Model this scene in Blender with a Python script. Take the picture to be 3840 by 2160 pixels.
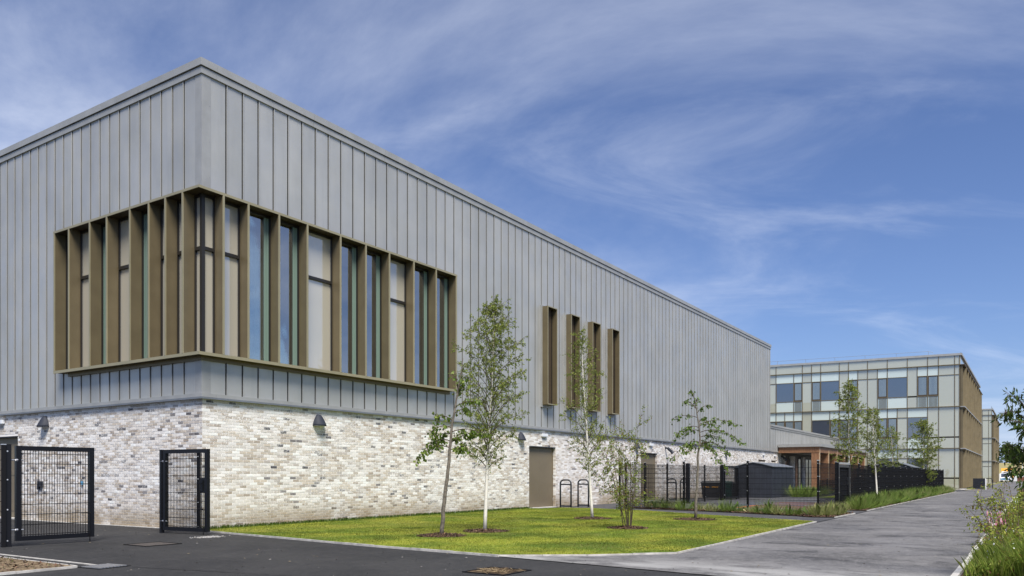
import bpy, bmesh, math, random
import numpy as np
from mathutils import Vector, Matrix
random.seed(7)
SC = bpy.context.scene
for o in list(bpy.data.objects): bpy.data.objects.remove(o)
COL = SC.collection
R = math.radians
# ------------------------------------------------------------------ camera, sky, sun, exposure
# axes: origin at the foot of the hall's corner, +X along the long facade, +Y along the short one
cd = bpy.data.cameras.new('camera'); cam = bpy.data.objects.new('camera', cd); COL.objects.link(cam)
cam.location = (-12.361, -17.405, 1.37); cam.rotation_euler = (R(90), 0, R(-56.755))
cd.sensor_width = 36; cd.lens = 27.825; cd.shift_y = 0.1836; cd.clip_start = .1; cd.clip_end = 4000
SC.camera = cam
SUN_EL = R(56); SUN_DIR = Vector((-.66, -.75, 0))
wd = bpy.data.worlds.new('World'); SC.world = wd; wd.use_nodes = True
nt = wd.node_tree; nt.nodes.clear(); N = nt.nodes.new; L = nt.links.new
def wmath(op, a, b=None, c=None):
    n = N('ShaderNodeMath'); n.operation = op
    for i, q in enumerate((a, b, c)):
        if q is None: continue
        if isinstance(q, (int, float)): n.inputs[i].default_value = q
        else: L(q, n.inputs[i])
    return n.outputs[0]
sky = N('ShaderNodeTexSky'); sky.sky_type = 'NISHITA'; sky.sun_disc = False
sky.sun_elevation = SUN_EL; sky.sun_rotation = math.atan2(SUN_DIR.x, SUN_DIR.y)
sky.altitude = 0; sky.air_density = 1.0; sky.dust_density = .3; sky.ozone_density = 4.0
tc = N('ShaderNodeTexCoord'); sp = N('ShaderNodeSeparateXYZ'); L(tc.outputs['Generated'], sp.inputs[0])
zz = wmath('ADD', wmath('MAXIMUM', sp.outputs[2], 0.0), .16)
cb = N('ShaderNodeCombineXYZ'); L(wmath('DIVIDE', sp.outputs[0], zz), cb.inputs[0]); L(wmath('DIVIDE', sp.outputs[1], zz), cb.inputs[1])
def cloud_layer(scale, stretch, det, dist, lo, hi, off):
    m0 = N('ShaderNodeMapping'); m0.inputs['Rotation'].default_value = (0, 0, R(50)); L(cb.outputs[0], m0.inputs[0])
    mp = N('ShaderNodeMapping'); mp.inputs['Scale'].default_value = (stretch, 1, 1); mp.inputs['Location'].default_value = off; L(m0.outputs[0], mp.inputs[0])
    n = N('ShaderNodeTexNoise'); n.inputs['Scale'].default_value = scale; n.inputs['Detail'].default_value = det
    n.inputs['Roughness'].default_value = .6; n.inputs['Distortion'].default_value = dist; L(mp.outputs[0], n.inputs['Vector'])
    r = N('ShaderNodeMapRange'); r.interpolation_type = 'SMOOTHSTEP'; r.inputs['From Min'].default_value = lo; r.inputs['From Max'].default_value = hi
    L(n.outputs['Fac'], r.inputs['Value']); return r.outputs['Result']
c1 = cloud_layer(.60, .8, 11, .4, .42, .80, (12.7, 8.8, 0))
c2 = cloud_layer(1.9, .6, 10, .7, .47, .80, (8.8, 12.7, 0))
haze = wmath('MULTIPLY', wmath('POWER', wmath('SUBTRACT', 1.0, wmath('MAXIMUM', sp.outputs[2], 0.0)), 10.0), .85)
cl = wmath('MINIMUM', wmath('ADD', wmath('ADD', wmath('MULTIPLY', c1, .56), wmath('MULTIPLY', c2, .26)), 0.03), 1.0)
hs = N('ShaderNodeHueSaturation'); hs.inputs['Saturation'].default_value = 1.02; hs.inputs['Value'].default_value = 1.0
L(sky.outputs[0], hs.inputs['Color'])
def cmix(fac, a, b, blend='MIX'):
    n = N('ShaderNodeMix'); n.data_type = 'RGBA'; n.blend_type = blend
    if isinstance(fac, float): n.inputs[0].default_value = fac
    else: L(fac, n.inputs[0])
    for k, q in ((6, a), (7, b)):
        if isinstance(q, tuple): n.inputs[k].default_value = q
        else: L(q, n.inputs[k])
    return n.outputs[2]
clear = cmix(1.0, hs.outputs[0], (.78, .86, 1.12, 1), 'MULTIPLY')
clear = cmix(haze, clear, (2.9, 4.3, 7.2, 1))
final = cmix(cl, clear, (9.0, 9.6, 11.0, 1))
bg = N('ShaderNodeBackground'); bg.inputs[1].default_value = .058; L(final, bg.inputs[0])
wo = N('ShaderNodeOutputWorld'); L(bg.outputs[0], wo.inputs[0])
sl = bpy.data.lights.new('sun', 'SUN'); sl.energy = 3.6; sl.angle = R(26); sl.color = (1, .95, .88)
so = bpy.data.objects.new('sun', sl); COL.objects.link(so)
sd = SUN_DIR.normalized() * math.cos(SUN_EL) + Vector((0, 0, math.sin(SUN_EL)))
so.rotation_euler = sd.to_track_quat('Z', 'Y').to_euler(); so.location = (-20, -30, 40)
SC.view_settings.view_transform = 'Standard'; SC.view_settings.look = 'None'; SC.view_settings.gamma = 1
SC.view_settings.use_curve_mapping = False; SC.view_settings.exposure = .88
# ------------------------------------------------------------------ materials
MATS = {}
class NM:
    """a Principled material with a few node helpers"""
    def __init__(s, name, col=(.5, .5, .5), rough=.6, metal=0., spec=.5, coat=0.):
        s.m = bpy.data.materials.new(name); s.m.use_nodes = True; MATS[name] = s.m
        s.t = s.m.node_tree; s.p = s.t.nodes['Principled BSDF']; s.out = s.t.nodes['Material Output']
        s.p.inputs['Base Color'].default_value = (*col, 1); s.p.inputs['Roughness'].default_value = rough
        s.p.inputs['Metallic'].default_value = metal; s.p.inputs['Specular IOR Level'].default_value = spec
        s.p.inputs['Coat Weight'].default_value = coat; s.p.inputs['Coat Roughness'].default_value = .03
        s.c = None
    def n(s, t): return s.t.nodes.new(t)
    def l(s, a, b): s.t.links.new(a, b)
    def pos(s, scale=(1, 1, 1), rot=0):
        g = s.n('ShaderNodeNewGeometry'); mp = s.n('ShaderNodeMapping'); mp.inputs['Scale'].default_value = scale
        mp.inputs['Rotation'].default_value = (0, 0, rot); s.l(g.outputs['Position'], mp.inputs[0]); return mp.outputs[0]
    def noise(s, scale, det=4, vec=None, rough=.55, dist=0):
        n = s.n('ShaderNodeTexNoise'); n.inputs['Scale'].default_value = scale; n.inputs['Detail'].default_value = det
        n.inputs['Roughness'].default_value = rough; n.inputs['Distortion'].default_value = dist
        s.l(vec if vec is not None else s.pos(), n.inputs['Vector']); return n.outputs['Fac']
    def ramp(s, f, lo, hi, a=0., b=1.):
        r = s.n('ShaderNodeMapRange'); r.interpolation_type = 'SMOOTHSTEP'
        for k, v in (('From Min', lo), ('From Max', hi), ('To Min', a), ('To Max', b)): r.inputs[k].default_value = v
        s.l(f, r.inputs['Value']); return r.outputs['Result']
    def mathn(s, op, a, b):
        n = s.n('ShaderNodeMath'); n.operation = op
        for i, q in enumerate((a, b)):
            if isinstance(q, (int, float)): n.inputs[i].default_value = q
            else: s.l(q, n.inputs[i])
        return n.outputs[0]
    def mix(s, f, a, b, blend='MIX'):
        n = s.n('ShaderNodeMix'); n.data_type = 'RGBA'; n.blend_type = blend
        if isinstance(f, (int, float)): n.inputs[0].default_value = f
        else: s.l(f, n.inputs[0])
        for i, q in ((6, a), (7, b)):
            if isinstance(q, tuple): n.inputs[i].default_value = (*q, 1)
            else: s.l(q, n.inputs[i])
        return n.outputs[2]
    def attr(s):
        a = s.n('ShaderNodeAttribute'); a.attribute_name = 'Col'; return a.outputs['Color']
    def base(s, c): s.l(c, s.p.inputs['Base Color']); return s
    def rough(s, f): s.l(f, s.p.inputs['Roughness']); return s
    def bump(s, f, strength=.3, dist=.01):
        b = s.n('ShaderNodeBump'); b.inputs['Strength'].default_value = strength; b.inputs['Distance'].default_value = dist
        s.l(f, b.inputs['Height']); s.l(b.outputs[0], s.p.inputs['Normal']); return s
    def objrand(s):
        o = s.n('ShaderNodeObjectInfo'); return o.outputs['Random']
def vary(name, col, rough=.6, metal=0., amt=.25, scale=3., bump=0., bscale=60, spec=.5):
    m = NM(name, col, rough, metal, spec)
    f = m.ramp(m.noise(scale, 6), .3, .7)
    m.base(m.mix(f, tuple(c * (1 - amt) for c in col), tuple(min(1, c * (1 + amt)) for c in col)))
    if bump: m.bump(m.noise(bscale, 4), bump, .01)
    return m
NM('white_plaster', (.75, .75, .72), .8); NM('seam_shade_backing', (.012, .012, .013), .8, 0, .2); vary('cover_worn', (.06, .05, .042), .9, 0, .5, 25)
# brick: colour of each brick in an attribute, limewash smears, a splash stain along the foot of the wall
m = NM('brick', rough=.85, spec=.3)
wash = m.ramp(m.noise(.9, 7, rough=.65), .42, .62, .05, .80)
fine = m.ramp(m.noise(26, 3), .38, .66)
g = m.n('ShaderNodeNewGeometry'); sx = m.n('ShaderNodeSeparateXYZ'); m.l(g.outputs['Position'], sx.inputs[0])
foot = m.mathn('MULTIPLY', m.ramp(m.mathn('MULTIPLY', sx.outputs[2], -1), -.85, -.05), m.ramp(m.noise(.5, 5), .30, .55))
c = m.mix(m.mathn('MULTIPLY', wash, fine), m.attr(), (.80, .785, .75))
c = m.mix(m.mathn('MULTIPLY', foot, .85), c, (.30, .235, .15), 'MIX')
m.base(c); m.bump(m.noise(45, 5), .5, .006)
m = NM('mortar', rough=.9, spec=.2)
g = m.n('ShaderNodeNewGeometry'); sx = m.n('ShaderNodeSeparateXYZ'); m.l(g.outputs['Position'], sx.inputs[0])
foot = m.mathn('MULTIPLY', m.ramp(m.mathn('MULTIPLY', sx.outputs[2], -1), -.85, -.05), m.ramp(m.noise(.5, 5), .30, .55))
m.base(m.mix(m.mathn('MULTIPLY', foot, .6), m.mix(m.noise(4), (.78, .745, .69), (.90, .875, .83)), (.42, .36, .26)))
# zinc standing seam
m = NM('zinc', rough=.42, metal=.35, spec=.5)
v1 = m.ramp(m.noise(.55, 5), .3, .7); v2 = m.ramp(m.noise(1.0, 5, m.pos((3, 3, .35))), .35, .65)
c = m.mix(v1, (.395, .395, .372), (.475, .472, .446)); c = m.mix(m.mathn('MULTIPLY', v2, .35), c, (.49, .487, .465))
c = m.mix(m.mathn('MULTIPLY', m.objrand(), .3), c, (.335, .337, .325)); m.base(c)
st = m.ramp(m.noise(2.2, 6, m.pos((2.5, 2.5, .12))), .56, .72)
c = m.mix(m.mathn('MULTIPLY', st, .12), c, (.26, .27, .275)); m.base(c)
m.rough(m.ramp(m.noise(.9, 4), .3, .7, .30, .48)); m.bump(m.noise(1.3, 2, m.pos((1, 1, .7))), .45, .03)
vary('zinc_trim', (.355, .355, .34), .45, .3, .08, 2.)
vary('zinc_dark', (.20, .215, .235), .5, .4, .1, 2.)
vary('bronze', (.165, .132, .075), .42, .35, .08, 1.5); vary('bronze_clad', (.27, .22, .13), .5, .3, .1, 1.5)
vary('bronze_edge', (.36, .315, .19), .4, .4, .06, 1.5)
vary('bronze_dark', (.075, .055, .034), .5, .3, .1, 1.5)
vary('door_bronze', (.185, .150, .098), .5, .15, .05, 1.2)
NM('black_metal', (.006, .006, .007), .6, 0, .2)
NM('gloss_black', (.006, .006, .008), .35, 0, .35)
NM('frame_black', (.018, .016, .014), .4)
NM('galvanised', (.55, .55, .55), .35, .8)
NM('bolt', (.75, .75, .75), .3, .7)
vary('charcoal', (.028, .032, .042), .5, 0, .15, 2)
NM('lamp_grey', (.026, .030, .042), .65, 0, .3)
NM('white_plastic', (.72, .74, .76), .4)
NM('diffuser', (.75, .78, .80), .25)
NM('bin_black', (.012, .012, .013), .5); NM('bin_green', (.008, .06, .04), .5)
NM('yellow_paint', (.75, .33, .01), .45); NM('white_paint', (.75, .75, .73), .6); NM('blue_paint', (.10, .30, .50), .4)
NM('tyre', (.015, .015, .015), .8); NM('headlamp', (.8, .8, .8), .1)
def glass(name, tint, refl, rough=.0, wav=.03):
    m = NM(name); t = m.t; t.nodes.remove(m.p)
    gl = m.n('ShaderNodeBsdfGlossy'); gl.inputs['Roughness'].default_value = rough; gl.inputs['Color'].default_value = (.92, .95, .97, 1)
    tr = m.n('ShaderNodeBsdfTransparent'); tr.inputs['Color'].default_value = (*tint, 1)
    fr = m.n('ShaderNodeFresnel'); fr.inputs['IOR'].default_value = 1.5
    f = m.mathn('MINIMUM', m.mathn('ADD', fr.outputs[0], refl), 1.0)
    b = m.n('ShaderNodeBump'); b.inputs['Strength'].default_value = wav; b.inputs['Distance'].default_value = .05
    m.l(m.noise(.9, 2), b.inputs['Height']); m.l(b.outputs[0], gl.inputs['Normal'])
    ms = m.n('ShaderNodeMixShader'); m.l(f, ms.inputs[0]); m.l(tr.outputs[0], ms.inputs[1]); m.l(gl.outputs[0], ms.inputs[2]); m.l(ms.outputs[0], m.out.inputs[0])
glass('vision_glass', (.80, .93, .87), .34)
glass('dark_glass', (.10, .12, .15), .22)
m = NM('spandrel', (.44, .41, .33), .3, 0, .5, 1.0); m.p.inputs['Coat IOR'].default_value = 2.8
m.bump(m.noise(.7, 2), .02, .05)
m = NM('green_strip', (.17, .245, .20), .3, 0, .4, .6)
def facade_glass(name, col, coat=1.0, ior=2.1):
    m = NM(name, col, .35, 0, .5, coat); m.p.inputs['Coat IOR'].default_value = ior; m.p.inputs['Coat Roughness'].default_value = .02
    c = m.mix(m.mathn('MULTIPLY', m.objrand(), .25), col, tuple(q * .75 for q in col)); m.base(c)
    b = m.n('ShaderNodeBump'); b.inputs['Strength'].default_value = .05; b.inputs['Distance'].default_value = .06
    m.l(m.noise(.45, 2), b.inputs['Height']); m.l(b.outputs[0], m.p.inputs['Coat Normal'])
facade_glass('panel_glass', (.40, .40, .305), 1, 2.4); facade_glass('aqua_glass', (.54, .61, .56)); facade_glass('louver_glass', (.34, .42, .43), 1, 1.5)
facade_glass('window_glass', (.014, .018, .03), 1, 3.0)
# grounds
def tarmac(name, a, b, speck, patch=None):
    m = NM(name, rough=.85, spec=.35)
    c = m.mix(m.ramp(m.noise(.35, 7, rough=.6), .3, .7), a, b)
    c = m.mix(m.ramp(m.noise(7, 5, rough=.7), .46, .68, 0, .45), c, tuple(q * 1.5 for q in b))
    c = m.mix(m.ramp(m.noise(2.3, 6, m.pos((.7, 1, 1), .35), .7, .5), .56, .66, 0, .45), c, tuple(q * (1.5 if not patch else .5) for q in b))
    if patch:
        st = m.noise(1.0, 9, m.pos((1.0, .75, 1)), .68, .9)
        c = m.mix(m.mathn('MULTIPLY', m.ramp(st, .50, .62), .85), c, patch)
        c = m.mix(m.mathn('MULTIPLY', m.ramp(m.noise(.9, 7, m.pos((.8, .6, 1), .15)), .50, .70), .5), c, tuple(q * 1.45 for q in b))
    if patch:
        gg = m.n('ShaderNodeNewGeometry'); sx_ = m.n('ShaderNodeSeparateXYZ'); m.l(gg.outputs['Position'], sx_.inputs[0])
        dust = m.mathn('MULTIPLY', m.ramp(sx_.outputs[0], .6, -1.6), m.ramp(m.noise(1.3, 7, m.pos((1.2, .5, 1))), .36, .58))
        c = m.mix(m.mathn('MULTIPLY', dust, .8), c, (.36, .355, .34))
    s1 = m.noise(38, 3); s2 = m.noise(95, 2)
    c = m.mix(m.ramp(s1, .52, .70, 0, .55), c, tuple(q * speck for q in b)); c = m.mix(m.ramp(s2, .60, .72, 0, .7), c, tuple(min(1, q * speck * 1.5) for q in b))
    c = m.mix(m.ramp(s2, .42, .28, 0, .6), c, tuple(q * .35 for q in a))
    m.base(c); m.rough(m.ramp(m.noise(.5, 5), .3, .7, .7, .92)); m.bump(m.noise(70, 4), .55, .008)
tarmac('tarmac_new', (.013, .013, .0135), (.033, .032, .031), 2.0)
tarmac('tarmac_old', (.070, .068, .068), (.150, .145, .141), 1.6, (.028, .027, .028))
tarmac('tarmac_yard', (.040, .040, .044), (.065, .064, .066), 1.5)
m = NM('lawn', rough=.9, spec=.15)
c = m.mix(m.ramp(m.noise(.5, 6), .40, .60), (.085, .135, .016), (.26, .265, .035)); c = m.mix(m.ramp(m.noise(2.2, 5, m.pos((1, 3, 1), .5)), .5, .7, 0, .6), c, (.11, .175, .014))
m.base(c); m.bump(m.noise(55, 4), .6, .015)
m = NM('soil', rough=.95, spec=.1)
c = m.mix(m.ramp(m.noise(6, 8), .35, .65), (.035, .023, .014), (.12, .085, .05)); m.base(c); m.bump(m.noise(14, 6), 1, .04)
m = NM('dry_soil', rough=.95, spec=.1)
c = m.mix(m.ramp(m.noise(7, 8), .35, .65), (.10, .072, .042), (.25, .19, .12)); m.base(c); m.bump(m.noise(14, 6), 1, .04)
m = NM('field', rough=.95, spec=.1)
c = m.mix(m.ramp(m.noise(.08, 6), .35, .65), (.10, .13, .03), (.24, .20, .09)); m.base(c)
vary('concrete', (.43, .41, .375), .85, 0, .25, 5, .4, 40)
vary('stone_light', (.50, .48, .44), .85, 0, .2, 5, .4, 40)
m = NM('timber', rough=.6)
gr = m.noise(9, 5, m.pos((4, 4, .35)), .6, .5)
m.base(m.mix(m.ramp(gr, .3, .7), (.14, .062, .028), (.32, .165, .08)))
m = NM('timber_edge', rough=.6); m.base(m.mix(m.ramp(m.noise(6, 4, m.pos((4, 4, .4))), .3, .7), (.42, .28, .16), (.58, .42, .27)))
def foliage(name, trans=.35, rough=.5):
    m = NM(name, rough=rough, spec=.2)
    a = m.attr(); m.base(a)
    t = m.n('ShaderNodeBsdfTranslucent'); m.l(m.mix(.35, a, (.35, .45, .06), 'MIX'), t.inputs[0])
    ms = m.n('ShaderNodeMixShader'); ms.inputs[0].default_value = trans
    m.l(m.p.outputs[0], ms.inputs[1]); m.l(t.outputs[0], ms.inputs[2]); m.l(ms.outputs[0], m.out.inputs[0])
foliage('leaf'); foliage('blade', .3)
m = NM('tinted', rough=.8); m.base(m.attr())
m = NM('birch_bark', rough=.75)
c = m.mix(m.ramp(m.noise(5, 5, m.pos((1.5, 1.5, 9))), .60, .68), (.70, .66, .58), (.05, .04, .035)); m.base(c)
vary('grey_bark', (.135, .115, .09), .85, 0, .4, 14, .5, 60)
vary('twig_bark', (.075, .05, .035), .85, 0, .3, 10)
# ------------------------------------------------------------------ mesh helpers
class MB:
    def __init__(s): s.v = []; s.f = []; s.c = []
    def add(s, vs, fs, col=None):
        o = len(s.v); s.v += [tuple(p) for p in vs]; s.f += [tuple(i + o for i in q) for q in fs]
        if col is not None: s.c += [col] * len(vs)
        return s
    def box(s, x0, y0, z0, x1, y1, z1, col=None):
        vs = [(x, y, z) for z in (z0, z1) for y in (y0, y1) for x in (x0, x1)]
        return s.add(vs, [(0, 2, 3, 1), (4, 5, 7, 6), (0, 1, 5, 4), (2, 6, 7, 3), (0, 4, 6, 2), (1, 3, 7, 5)], col)
    def prism(s, pts, z0, z1, col=None):
        n = len(pts); vs = [(x, y, z0) for x, y in pts] + [(x, y, z1) for x, y in pts]
        return s.add(vs, [tuple(range(n - 1, -1, -1)), tuple(range(n, 2 * n))] + [(i, (i + 1) % n, n + (i + 1) % n, n + i) for i in range(n)], col)
    def tube(s, pts, rad, n=6, cap=True, col=None):
        pts = [Vector(p) for p in pts]; k = len(pts); vs = []
        if not hasattr(rad, '__len__'): rad = [rad] * k
        up = None
        for i, p in enumerate(pts):
            d = (pts[min(i + 1, k - 1)] - pts[max(i - 1, 0)])
            d = d.normalized() if d.length > 1e-9 else Vector((0, 0, 1))
            if up is None or abs(up.dot(d)) > .98: up = Vector((1, 0, 0)) if abs(d.x) < .9 else Vector((0, 1, 0))
            a = d.cross(up).normalized(); b = a.cross(d); up = b
            for j in range(n):
                t = 2 * math.pi * (j + .5) / n; vs.append(p + (a * math.cos(t) + b * math.sin(t)) * rad[i])
        fs = [(i * n + j, i * n + (j + 1) % n, (i + 1) * n + (j + 1) % n, (i + 1) * n + j) for i in range(k - 1) for j in range(n)]
        if cap: fs += [tuple(range(n - 1, -1, -1)), tuple(range((k - 1) * n, k * n))]
        return s.add(vs, fs, col)
    def mesh(s, name, mat, smooth=False):
        me = bpy.data.meshes.new(name); me.from_pydata(s.v, [], s.f); me.materials.append(MATS[mat])
        if s.c and len(s.c) == len(s.v):
            a = me.color_attributes.new('Col', 'FLOAT_COLOR', 'POINT')
            a.data.foreach_set('color', np.array([(*c, 1) for c in s.c], dtype=np.float32).ravel())
        bm = bmesh.new(); bm.from_mesh(me); bmesh.ops.recalc_face_normals(bm, faces=bm.faces[:]); bm.to_mesh(me); bm.free()
        if smooth: me.polygons.foreach_set('use_smooth', [True] * len(me.polygons))
        return me
    def build(s, name, mat, parent=None, smooth=False): return link(name, s.mesh(name, mat, smooth), parent)
def link(name, data, parent=None):
    o = bpy.data.objects.new(name, data); COL.objects.link(o)
    if parent is not None: o.parent = parent
    return o
def tag(o, label=None, cat=None, group=None, kind=None):
    for k, v in (('label', label), ('category', cat), ('group', group), ('kind', kind)):
        if v: o[k] = v
    return o
def thing(name, loc, label, cat, group=None, rz=0):
    o = bpy.data.objects.new(name, None); COL.objects.link(o); o.location = loc; o.rotation_euler = (0, 0, rz); o.empty_display_size = .2
    return tag(o, label, cat, group)
def quad_mesh(name, V, mat, C=None, verts_per=4):
    """V: (n,verts_per,3) array of separate polygons"""
    n = len(V); me = bpy.data.meshes.new(name); me.vertices.add(n * verts_per); me.loops.add(n * verts_per); me.polygons.add(n)
    me.vertices.foreach_set('co', np.ascontiguousarray(V, dtype=np.float32).ravel())
    me.loops.foreach_set('vertex_index', np.arange(n * verts_per, dtype=np.int32))
    me.polygons.foreach_set('loop_start', np.arange(0, n * verts_per, verts_per, dtype=np.int32))
    me.update(calc_edges=True); me.materials.append(MATS[mat])
    if C is not None:
        a = me.color_attributes.new('Col', 'FLOAT_COLOR', 'POINT')
        cc = np.ones((n, verts_per, 4), dtype=np.float32); cc[:, :, :3] = C[:, None, :]; a.data.foreach_set('color', cc.ravel())
    me.validate(); return me
def in_poly(P, poly):
    x, y = P[:, 0], P[:, 1]; ins = np.zeros(len(P), bool); n = len(poly)
    for i in range(n):
        (x1, y1), (x2, y2) = poly[i], poly[(i + 1) % n]
        if y1 == y2: continue
        cnd = ((y1 > y) != (y2 > y)) & (x < (x2 - x1) * (y - y1) / (y2 - y1) + x1); ins ^= cnd
    return ins
def sheet(name, poly, z, mat, kind='structure'):
    bm = bmesh.new(); vs = [bm.verts.new((x, y, z)) for x, y in poly]; es = [bm.edges.new((vs[i], vs[(i + 1) % len(vs)])) for i in range(len(vs))]
    bmesh.ops.triangle_fill(bm, use_beauty=True, edges=es); bmesh.ops.recalc_face_normals(bm, faces=bm.faces[:])
    for f in bm.faces:
        if f.normal.z < 0: f.normal_flip()
    me = bpy.data.meshes.new(name); bm.to_mesh(me); bm.free(); me.materials.append(MATS[mat]); o = link(name, me)
    return tag(o, kind=kind)
# ------------------------------------------------------------------ the ground
sheet('ground', [(-900, -1500), (1500, -1500), (1500, 1500), (-900, 1500)], -.03, 'field')
sheet('forecourt', [(-45, -45), (-1.4, -45), (-1.4, -17), (30, -16.4), (30, -.1), (.4, .2), (.4, 30), (-45, 30)], 0, 'tarmac_new')
sheet('yard', [(11.5, -12.1), (66, -12.1), (78.5, -12.1), (78.5, .4), (15.2, .4)], .006, 'tarmac_yard')
PATH = [(-1.28, -9.87), (-.4, -11.12), (.75, -12.25), (66, -12.08), (84, -12.6), (260, -12.6), (260, -16.55), (-1.95, -16.55), (-1.8, -13.7)]
sheet('path', PATH, .012, 'tarmac_old')
LAWN = [(-.08, -.03), (15.35, -.03), (15.6, -.45), (16.9, -.85), (16.9, -2.2), (16.15, -4.8), (13.9, -8.6), (12.15, -12.05), (.78, -12.2), (-.4, -11.06), (-1.24, -9.82), (-1.0, -6.8), (-.22, -.6)]
sheet('lawn', LAWN, .035, 'lawn')
sheet('verge', [(-1.9, -16.62), (260, -16.62), (260, -60), (-1.9, -60)], .03, 'soil')
BED1 = [(18.9, -2.9), (18.15, -3.6), (16.95, -7.5), (15.3, -10.8), (14.8, -11.3), (15.0, -12.0), (18.3, -12.05), (18.8, -10.4), (18.6, -6)]
BED2 = [(21.0, -11.5), (21.0, -12.02), (64.5, -12.02), (66, -11.6), (64, -10.2), (21.6, -10.2)]
sheet('planting_bed', BED1, .03, 'soil'); sheet('planting_bed', BED2, .03, 'soil')
SOIL = [(-6.05, -5.45), (-6.02, -2.6), (-12, -2.2), (-12, -5.5)]
sheet('soil_bed', SOIL, .03, 'dry_soil')
def edging(name, pts, w, zt, mat='concrete', L=.914, gap=.006, jit=.0):
    """precast edging: every length is a piece of its own"""
    e = bpy.data.objects.new(name, None); COL.objects.link(e); tag(e, kind='structure')
    for (ax, ay), (bx, by) in zip(pts[:-1], pts[1:]):
        d = Vector((bx - ax, by - ay)); ln = d.length; d /= ln; nn = Vector((-d.y, d.x)); k = max(1, round(ln / L)); q = ln / k
        for i in range(k):
            a = Vector((ax, ay)) + d * (i * q + gap / 2) + nn * random.uniform(-jit, jit); b = a + d * (q - gap); z = zt + random.uniform(-1, 1) * .004
            MB().prism([tuple(a - nn * w / 2), tuple(b - nn * w / 2), tuple(b + nn * w / 2), tuple(a + nn * w / 2)], -.05, z).build('edging_stone', mat, e)
    return e
edging('lawn_edging', [(-.26, -.62), (-1.05, -6.8), (-1.28, -9.85), (-.42, -11.1), (.76, -12.24), (12.15, -12.1)], .032, .040)
edging('path_edging', [(14.95, -12.07), (18.3, -12.1)], .035, .04); edging('path_edging', [(21.0, -12.07), (65.5, -12.05)], .035, .04)
edging('lawn_edging', [(12.2, -12.0), (13.95, -8.58), (16.2, -4.78), (16.95, -2.2), (16.95, -.85)], .03, .038)
edging('verge_edging', [(-1.6, -16.57), (46, -16.57)], .08, .05, 'stone_light', jit=.012)
edging('soil_edging', [(-12, -2.2), (-6.05, -2.62), (-6.05, -5.5), (-12, -5.56)][1:4], .035, .036)
edging('wall_edging', [(-.06, .2), (-.06, 9.3)], .07, .015, 'stone_light')
tag(MB().box(-5.74, -5.5, -.02, -5.69, -1.5, .012).build('channel_drain', 'concrete'), 'narrow grey channel drain beside the bare soil bed', 'drain')
gr = thing('drain_grate', (-5.75, -5.72, 0), 'square grey steel drain grate at the end of the channel drain', 'drain grate', rz=.1)
MB().box(-.26, -.26, -.02, .26, .26, .008).build('frame', 'black_metal', gr)
for i in range(8): MB().box(-.22 + i * .057, -.22, .006, -.185 + i * .057, .22, .02).build('bar', 'galvanised', gr)
for (x, y, s, lab, mt) in ((-3.05, -2.7, .36, 'worn recessed manhole cover in the dark tarmac near the gates', 'cover_worn'), (-2.98, -11.0, .33, 'recessed manhole cover with dry straw debris on the dark tarmac', 'soil')):
    h_ = thing('manhole_cover', (x, y, 0), lab, 'manhole')
    MB().box(-s, -s, -.02, s, s, .007).build('cover', mt, h_)
    f_ = MB()
    for a in (-s - .03, s): f_.box(a, -s - .03, -.02, a + .03, s + .03, .014)
    for a in (-s - .03, s): f_.box(-s, a, -.02, s, a + .03, .0135)
    f_.build('rim', 'black_metal', h_)
    if 'straw' in lab:
        st = MB()
        for i in range(160):
            px, py = random.gauss(0, .11), random.gauss(0, .11); a = random.uniform(0, 6.28); l = random.uniform(.04, .13)
            st.tube([(px, py, .012), (px + l * math.cos(a), py + l * math.sin(a), .015 + random.random() * .03)], .003, 3, False, random.choice([(.20, .14, .07), (.10, .065, .04), (.32, .24, .13)]))
        tag(st.build('straw', 'tinted', h_), kind='stuff')
NM('tar_seam', (.007, .007, .007), .5)
sheet('tarmac_seam', [(-5.55, -6.1), (-4.9, -9.2), (-4.2, -12.5), (-4.18, -12.5), (-4.88, -9.2), (-5.53, -6.1)], .004, 'tar_seam')
# scattered grit where the gate's drop bolt scrapes
st = MB()
for i in range(260):
    px, py = -1.25 + random.gauss(0, .16), -2.0 + random.gauss(0, .10); r = random.uniform(.006, .016)
    st.box(px, py, 0, px + r, py + r, r, random.choice([(.5, .47, .42), (.35, .33, .3), (.6, .58, .55)]))
tag(st.build('grit', 'tinted'), 'pale grit scattered on tarmac under the open gate leaf', 'grit', kind='stuff')
db = MB(); random.seed(17)
for i in range(420):
    if i % 3: px, py = random.uniform(-6, 0), random.uniform(-16, 4)
    else: px, py = random.uniform(-1, 25), random.uniform(-16.5, -12.3)
    if in_poly(np.array([[px, py]]), LAWN)[0] or in_poly(np.array([[px, py]]), SOIL)[0] or (px > -.1 and py > -.1): continue
    a = random.uniform(0, 6.28); r = random.uniform(.008, .028); c_, s_ = math.cos(a) * r, math.sin(a) * r
    db.add([(px + c_, py + s_, .016), (px - s_ * .5, py + c_ * .5, .024), (px - c_, py - s_, .016), (px + s_ * .5, py - c_ * .5, .018)], [(0, 1, 2, 3)], random.choice([(.16, .14, .11), (.10, .07, .045), (.25, .235, .22), (.2, .16, .09)]))
tag(db.build('leaf_litter', 'tinted'), 'scattered dry leaf bits and grit on the tarmac', 'litter', kind='stuff')
# ------------------------------------------------------------------ sports hall
ZB = 3.30; ZT = 11.81; HL = 51.63; LL = 16.0; BR_END = 55.2
hall = thing('sports_hall', (0, 0, 0), 'large zinc clad sports hall on a pale brick base with corner window', 'building')
DOORS_R = [(15.48, 17.69, 2.62), (26.73, 28.96, 2.62)]; DOOR_L = (9.36, 11.35, 2.64); VENTS = [(48.53, 50.64, 2.47, 2.63), (52.09, 53.69, 2.47, 2.63)]
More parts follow.
